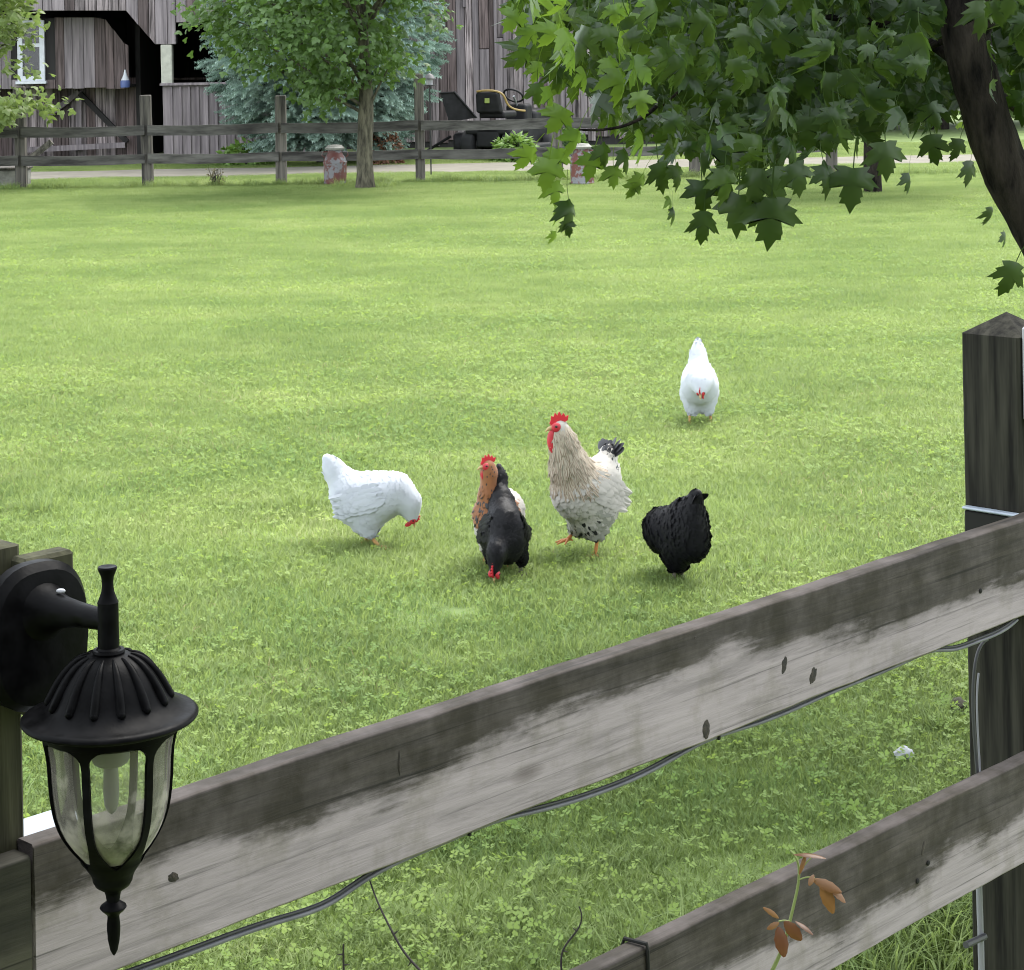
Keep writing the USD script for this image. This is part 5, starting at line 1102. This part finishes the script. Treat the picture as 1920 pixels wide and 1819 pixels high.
def chicken(cat, name, label, foot, fwd, prims, ky, spine, cols, head, hd, r, comb=1.0, wattle=1.0, legs=(), legm='leg_yellow', dens=2600, fl=.036, fw=.024, wing=None, tail=None, hackle=None, k=.045, lift=.10, h=.006, bound=None):
    fwd = unit(np.array([fwd[0], fwd[1], 0.])); t = thing(name, label, cat, (foot[0], foot[1], 0), math.degrees(math.atan2(fwd[1], fwd[0])))
    P0 = np.array([p[0] for p in prims] + [p[2] for p in prims]); mr = max(max(p[1], p[3]) for p in prims)
    fn = body_field(prims, ky, k); v, f = surface_nets(fn, P0.min(0) - mr * 1.05 - .02, P0.max(0) + mr * 1.05 + .02, h)
    m = trimesh.Trimesh(v, f, process=False); trimesh.smoothing.filter_taubin(m, iterations=6); v = np.array(m.vertices)
    body = obj('body', (v, f), cols['body'], t, smooth=True)
    # plumage in regions; 'region(p)' says which colour a feather has
    m = trimesh.Trimesh(v, f, process=False); np.random.seed(int(r.integers(1 << 30))); q, fi = trimesh.sample.sample_surface(m, dens, seed=int(r.integers(1 << 30))); q = np.array(q); n = np.array(m.face_normals[fi])
    cen = (fn(q + n * .004) > 0); n[~cen] *= -1
    sp = spline(spine, 60); di = np.linalg.norm(q[:, None] - sp[None], axis=2); i = np.clip(di.argmin(1), 0, 58); fl_dir = sp[i + 1] - sp[i]; fl_dir = fl_dir / np.linalg.norm(fl_dir, axis=1, keepdims=True) + [0, 0, -.25]
    hc = np.array(head, float); hd = unit(hd); dh = np.linalg.norm(q - hc, axis=1); keep = (dh > .020) & (np.linalg.norm(q - np.array(spine[-1]), axis=1) > .03); up_ok = (q[:, 2] > .03); keep &= up_ok
    q, n, fl_dir, dh, i = q[keep], n[keep], fl_dir[keep], dh[keep], i[keep]; bare = hackle(q, n, dh) & (dh < .21) if hackle else np.zeros(len(q), bool)
    sz = np.clip(dh / .12, .35, 1); reg = cols['region'](q, n, dh) if 'region' in cols else np.zeros(len(q), int)
    names = cols['plumage']
    for ri, mt in enumerate(names):
        s = (reg == ri) & ~bare
        if s.sum() < 3: continue
        V, F, U = feather_cards(q[s], n[s], fl_dir[s], fl * sz[s], fw * sz[s], r, lift, soft=cols.get('soft', .65)); obj('plumage', (V, F), mt, t, uv=U, kind='stuff', normals=feather_cards.normals)
    if hackle:
        s = hackle(q, n, dh); V, F, U = feather_cards(q[s] + n[s] * .003, n[s], fl_dir[s] + [0, 0, -.3], .062 * np.clip(dh[s] / .08, .4, 1), .010, r, .05); obj('hackle', (V, F), 'hackle_feather', t, uv=U, kind='stuff', normals=feather_cards.normals)
    if wing:
        for sg in (-1, 1):
            c, wl, wh, ang, mt, flm = wing; c = np.array(c) * [1, sg, 1]; mw = MB(); ca, sa = math.cos(ang), math.sin(ang); B = np.array([[-ca, 0, -sa], [0, sg, 0], [-sa, 0, ca]])   # rows: backwards, out, up
            gx_, gz_ = np.meshgrid(np.linspace(-1, 1, 12), np.linspace(-1, 1, 8)); gx_, gz_ = gx_.ravel(), gz_.ravel(); ok = gx_ ** 2 + gz_ ** 2 < 1; gx_, gz_ = gx_[ok], gz_[ok]
            loc = np.c_[gx_ * wl, .016 * (1 - (gx_ ** 2 + gz_ ** 2)) , gz_ * wh]; pw_ = loc @ B + c
            # press the wing onto the flank
            y_ = np.linspace(.14, 0, 71); dd = fn((np.repeat(pw_, 71, 0) * [1, 0, 1]) + np.tile(np.c_[0 * y_, sg * y_, 0 * y_], (len(pw_), 1))).reshape(-1, 71); hit = (dd < 0).argmax(1); okk = (dd < 0).any(1)
            pw_[:, 1] = sg * (y_[hit] + .004 + loc[:, 1] * .8); pw_ = pw_[okk]; nn = np.tile([[0.1, sg, .15]], (len(pw_), 1)); fl_ = np.tile(B[0] + [0, 0, -.12], (len(pw_), 1))
            V, F, U = feather_cards(pw_, nn, fl_, .05, .027, r, .06); mw.add(V, F)
            obj('wing', mw, mt, t, normals=feather_cards.normals)
            # long flight feathers at the wing's rear
            e = np.linspace(-.9, .7, 9); pw2 = np.c_[.55 * wl + 0 * e, 0 * e, e * wh * .8] @ B + c; dd = fn((np.repeat(pw2, 71, 0) * [1, 0, 1]) + np.tile(np.c_[0 * y_, sg * y_, 0 * y_], (9, 1))).reshape(-1, 71); pw2[:, 1] = sg * (np.where((dd < 0).any(1), y_[(dd < 0).argmax(1)], .06) + .008 + np.linspace(0, .006, 9))
            V, F, U = feather_cards(pw2, np.tile([[0, sg, .1]], (9, 1)), np.tile(B[0] + [0, -sg * .12, 0], (9, 1)), .095, .021, r, .02); obj('flight_feathers', (V, F), flm, t)
    if tail:
        base, d0, nT, L, W, spread, mt = tail; d0 = unit(d0)
        for j in range(nT):
            a = (j / (nT - 1) - .5) * 2 if nT > 1 else 0; d = unit(d0 + np.array([0, a * spread, -.10 * abs(a)])); pl = []
            side = unit(np.cross(d, [0, 0, 1.]) + [0, .0, 0]) if abs(d[2]) < .98 else np.array([0, 1., 0]); side = unit(side * (1 - .6 * abs(a)) + .8 * a * np.cross(d, side)); LL = L * r.uniform(.85, 1.1); V, F = [], []
            for q_ in range(7):
                u = q_ / 6; c = np.array(base) + np.array([0, a * .012, 0]) + d * LL * u + np.array([-.02, 0, -.03]) * u ** 2 * LL / .12; w = W * [.3, .75, 1, 1.05, 1, .75, .2][q_] / 2; nz = np.cross(side, d); V += [c - side * w - nz * w * .25, c, c + side * w - nz * w * .25]
            for q_ in range(6):
                for jj in range(2): b = q_ * 3 + jj; F += [[b, b + 1, b + 4], [b, b + 4, b + 3]]
            obj('tail_feather', (V, F), mt, t, smooth=True)
    # head: beak, comb, wattles, face, eyes
    R = frame(hd, [0, 0, 1.0]); hr = head_r = cols.get('hr', .020)
    put = lambda v: np.asarray(v, float) @ R.T + hc
    bv, bf = tube([[hr * .75, 0, -.1 * hr], [hr * 1.35, 0, -.18 * hr], [hr * 1.85, 0, -.5 * hr]], [hr * .34, hr * .24, hr * .03], 8); obj('beak', (put(bv), bf), 'beak_horn', t, smooth=True)
    cs = hr * comb; import shapely
    prof = [(-1.15, .72), (-1.3, 1.25), (-.95, 1.05), (-.75, 1.6), (-.45, 1.2), (-.2, 1.85), (.08, 1.3), (.35, 1.75), (.55, 1.2), (.85, 1.4), (.9, .95), (1.15, .45), (.8, .35), (0, .55), (-.7, .5)]
    pg = shapely.Polygon([(a * hr * (.6 + .4 * comb), (.6 + (b - .6) * comb) * hr if b > .6 else b * hr) for a, b in prof]).buffer(hr * .07)
    cm = trimesh.creation.extrude_polygon(pg, hr * .26, engine='earcut'); cv = np.array(cm.vertices); cv = np.c_[cv[:, 0], cv[:, 2] - hr * .13, cv[:, 1]]; obj('comb', (put(cv), cm.faces), 'red_comb', t, smooth=40)
    for sg in (-1, 1):
        wv, wf = sph((0, 0, 0), 1, 2); ws = hr * wattle; wv = wv * [ws * .42, ws * .20, ws * .75] + [hr * .75, sg * hr * .30, -hr * .55 - ws * .62]; obj('wattle', (put(wv), wf), 'red_comb', t, smooth=True)
        fv, ff_ = sph((hr * .42, sg * hr * .60, 0), hr, 2, (.62, .42, .62)); obj('face', (put(fv), ff_), 'red_comb', t, smooth=True)
        ev, ef = sph((hr * .45, sg * hr * .98, hr * .16), hr * .17, 1); obj('eye', (put(ev), ef), 'eye', t, smooth=True)
    for (hx, hy, hz, fx, fy, fz) in legs:
        ml = MB().tube(spline([(hx, hy, hz), (hx * .6 + fx * .4 - .006, hy * .6 + fy * .4, hz * .55 + fz * .45), (fx, fy, fz + .012)], 7), [.0085, .0078, .007, .0066, .0064, .0066, .0075], 9)
        for a, L in ((0, .055), (.55, .046), (-.55, .046), (3.14, .022)):
            dx = np.array([math.cos(a), math.sin(a)]); ml.tube([(fx, fy, fz + .011), (fx + dx[0] * L * .5, fy + dx[1] * L * .5, fz + .009), (fx + dx[0] * L, fy + dx[1] * L, fz + .003)], [.006, .0048, .0022], 6)
        obj('leg', ml, legm, t, smooth=50)
    return t
WHITE = dict(body='white_feather', plumage=['white_feather'], soft=.6)
BLACK = dict(body='black_feather', plumage=['black_feather'], soft=.45)
r = np.random.default_rng(21)
def hen_prims(head, tailtip, neck, up=0.0, belly=.058, br=.080, hy=0.0):
    """rear up, breast forward, belly narrowing in a V to the thighs"""
    hx, hz = head; tx, tz = tailtip; n1 = neck
    return [((-.065, 0, .185 + up), br, (.025, 0, .185), br - .002), ((.03, 0, .185), br - .006, (n1[0][0], 0, n1[0][1]), .054), ((n1[0][0], 0, n1[0][1]), .050, (n1[1][0], hy * .6, n1[1][1]), .033), ((n1[1][0], hy * .6, n1[1][1]), .030, (hx, hy, hz), .0215),
            ((-.10, 0, .215 + up), .056, (tx * .74 - .015, 0, tz * .76 + .03), .032), ((tx * .74 - .015, 0, tz * .76 + .03), .032, (tx, 0, tz), .017),
            ((-.055, 0, .145 + up * .5), belly + .012, (-.03, 0, .105), belly - .006), ((-.03, .040, .125), .044, (-.014, .042, .058), .017), ((-.03, -.040, .125), .044, (-.004, -.042, .058), .017)]
# white hen, side on, pecking
chicken('hen', 'hen', 'white hen pecking at left, seen side on with tail raised', G(702, 1026), (1, -.15), hen_prims((.140, .112), (-.170, .318), ((.085, .205), (.134, .163)), belly=.066, br=.083), .88, [(.14, 0, .11), (.134, 0, .163), (.085, 0, .205), (0, 0, .21), (-.10, 0, .21), (-.175, 0, .32)],
        WHITE, (.141, 0, .108), (.45, 0, -1), r, .7, .9, [(-.03, .042, .085, -.038, .045, 0), (-.01, -.042, .085, .030, -.04, 0)], wing=((-.035, .08, .185), .085, .05, .22, 'white_feather', 'white_feather'), fl=.034, fw=.024, lift=.09)
# white hen further back, facing the camera, head down
chicken('hen', 'hen', 'white hen farthest back, pecking head on with its pointed tail up', G(1313, 795), (-.05, -1), hen_prims((.175, .185), (-.15, .345), ((.10, .225), (.145, .215)), up=.01) + [((-.145, 0, .325), .020, (-.156, 0, .364), .006)], 1.0, [(.175, 0, .18), (.145, 0, .21), (.10, 0, .22), (0, 0, .21), (-.10, 0, .23), (-.155, 0, .34)],
        WHITE, (.178, 0, .182), (.75, -.25, -1), r, .6, 1.0, [(-.02, .048, .08, -.02, .05, 0), (-.02, -.048, .08, .03, -.05, 0)], fl=.034, fw=.024, lift=.09)
# black hen facing the camera, tail up, pecking
chicken('hen', 'hen', 'black hen pecking head on in front of the orange necked chicken', G(948, 1082), (.12, -1),
        [((-.060, 0, .205), .066, (.015, 0, .165), .080), ((.015, 0, .150), .078, (.03, 0, .125), .072), ((.05, -.02, .14), .050, (.115, -.045, .105), .036), ((.115, -.045, .105), .033, (.140, -.052, .060), .0215), ((-.085, 0, .245), .042, (-.12, 0, .305), .022), ((-.12, 0, .305), .021, (-.145, 0, .345), .014),
         ((-.02, .048, .12), .046, (-.01, .055, .055), .020), ((-.02, -.048, .12), .044, (-.01, -.050, .060), .018)], .74, [(.14, -.052, .06), (.115, -.045, .11), (.06, -.01, .16), (0, 0, .19), (-.08, 0, .25), (-.145, 0, .34)],
        BLACK, (.142, -.053, .056), (.30, -.15, -1), r, .8, 1.0, [(-.02, .05, .08, -.02, .055, 0), (-.02, -.045, .08, .0, -.05, 0)], 'leg_dark', wing=((-.02, .07, .165), .075, .05, .35, 'black_feather', 'black_feather'), dens=3400, fl=.034, fw=.024, lift=.14, k=.035)
# orange necked chicken behind it, head up and turned left
def reg_b(q, n, dh):
    u = r.random(len(q)); out = np.where((q[:, 0] < -.02) | (q[:, 2] < .15), 1, 0); out[(u < .16) & (out == 0)] = 2; return out
chicken('chicken', 'chicken', 'orange necked chicken standing behind the black hen, red comb turned left', G(934, 1062), (-.30, -.95),
        [((-.06, 0, .175), .076, (.02, 0, .18), .074), ((.02, -.005, .195), .058, (.045, -.010, .265), .029), ((.045, -.010, .265), .029, (.050, -.010, .33), .0215), ((.050, -.010, .33), .0215, (.055, -.012, .358), .0200), ((-.10, 0, .19), .045, (-.12, 0, .205), .03), ((-.05, 0, .13), .062, (-.01, 0, .11), .055), ((-.02, .042, .12), .042, (-.01, .045, .055), .017), ((-.02, -.042, .12), .042, (-.01, -.045, .055), .017)],
        .98, [(.06, -.012, .36), (.050, -.01, .32), (.045, -.01, .26), (0, 0, .21), (-.08, 0, .19), (-.16, 0, .22)], dict(body='orange_feather', plumage=['orange_feather', 'cream_feather', 'dark_feather'], region=reg_b, hr=.0215, soft=.45), (.058, -.012, .358), (1, -1.5, -.05), r, .95, 1.25, [(-.01, .045, .08, 0, .045, 0), (-.01, -.045, .08, .01, -.045, 0)], 'leg_orange', dens=3400, fl=.036, fw=.014, lift=.12, k=.04)
# rooster
def reg_r(q, n, dh):
    low = np.clip((.21 - q[:, 2]) / .08, 0, 1); u = r.random(len(q)); out = np.where(u < low * .8, 1, 0); out[(q[:, 2] < .14) & (r.random(len(q)) < .22)] = 2
    out[(q[:, 0] < -.09) & (q[:, 2] > .29) & (r.random(len(q)) < .45)] = 2; out[(q[:, 0] < -.03) & (np.abs(q[:, 2] - .20) < .02) & (r.random(len(q)) < .14)] = 2; return out
chicken('rooster', 'rooster', 'tall cream rooster with red comb, brown streaked neck and black tail', G(1098, 1044), (-.74, -.68),
        [((-.055, 0, .240), .088, (.035, 0, .235), .092), ((.03, 0, .265), .082, (.075, 0, .335), .058), ((.075, 0, .335), .058, (.100, 0, .415), .038), ((.100, 0, .415), .036, (.112, 0, .470), .0255), ((-.09, 0, .275), .058, (-.12, 0, .335), .036),
         ((-.055, 0, .175), .078, (-.01, 0, .135), .052), ((.0, 0, .18), .080, (-.005, 0, .135), .052), ((-.03, .045, .15), .052, (-.012, .045, .085), .021), ((-.02, -.045, .15), .052, (.005, -.045, .095), .021)],
        .92, [(.115, 0, .475), (.10, 0, .415), (.075, 0, .335), (.03, 0, .27), (-.06, 0, .25), (-.15, 0, .33)], dict(body='cream_feather', plumage=['cream_feather', 'grey_feather', 'dark_feather'], region=reg_r, hr=.0275, soft=.7), (.118, 0, .474), (1, -.75, -.10), r, .92, 2.2,
        [(-.012, .045, .11, -.005, .04, 0), (.005, -.045, .12, .040, -.045, .05)], 'leg_orange', dens=4600, fl=.040, fw=.022, wing=((-.04, .10, .235), .088, .060, .45, 'cream_feather', 'cream_feather'),
        tail=((-.118, 0, .335), (-.18, 0, 1.0), 8, .085, .032, .8, 'dark_feather'), hackle=lambda q, n, dh: (dh < .25) & (dh > .03) & (q[:, 2] > .25) & (q[:, 0] > -.03), k=.045)
# black hen at right, turned away, head hidden
chicken('hen', 'hen', 'plump black hen at right turned away, tail up and head hidden low', G(1266, 1088), (-.62, .78),
        [((-.050, 0, .190), .078, (.050, 0, .160), .068), ((.05, 0, .155), .060, (.095, -.03, .115), .040), ((.095, -.03, .115), .036, (.11, -.085, .06), .021), ((-.075, 0, .235), .052, (-.115, 0, .305), .018), ((-.055, 0, .145), .070, (-.02, 0, .095), .040), ((-.085, 0, .125), .042, (-.07, 0, .15), .045), ((-.02, .022, .11), .042, (-.01, .018, .05), .016), ((-.02, -.022, .11), .042, (-.01, -.018, .05), .016)],
        .88, [(.11, -.085, .06), (.10, -.03, .115), (.05, 0, .18), (-.04, 0, .22), (-.08, 0, .24), (-.12, 0, .31)], BLACK, (.111, -.087, .056), (.3, 0, -1), r, .8, .8, [(-.01, .018, .07, -.01, .018, 0), (-.01, -.018, .07, -.01, -.018, 0)], 'leg_dark', tail=((-.10, 0, .275), (-.5, 0, 1.0), 5, .055, .026, .3, 'black_feather'), dens=3000, fl=.040, fw=.028, lift=.12)
#==END
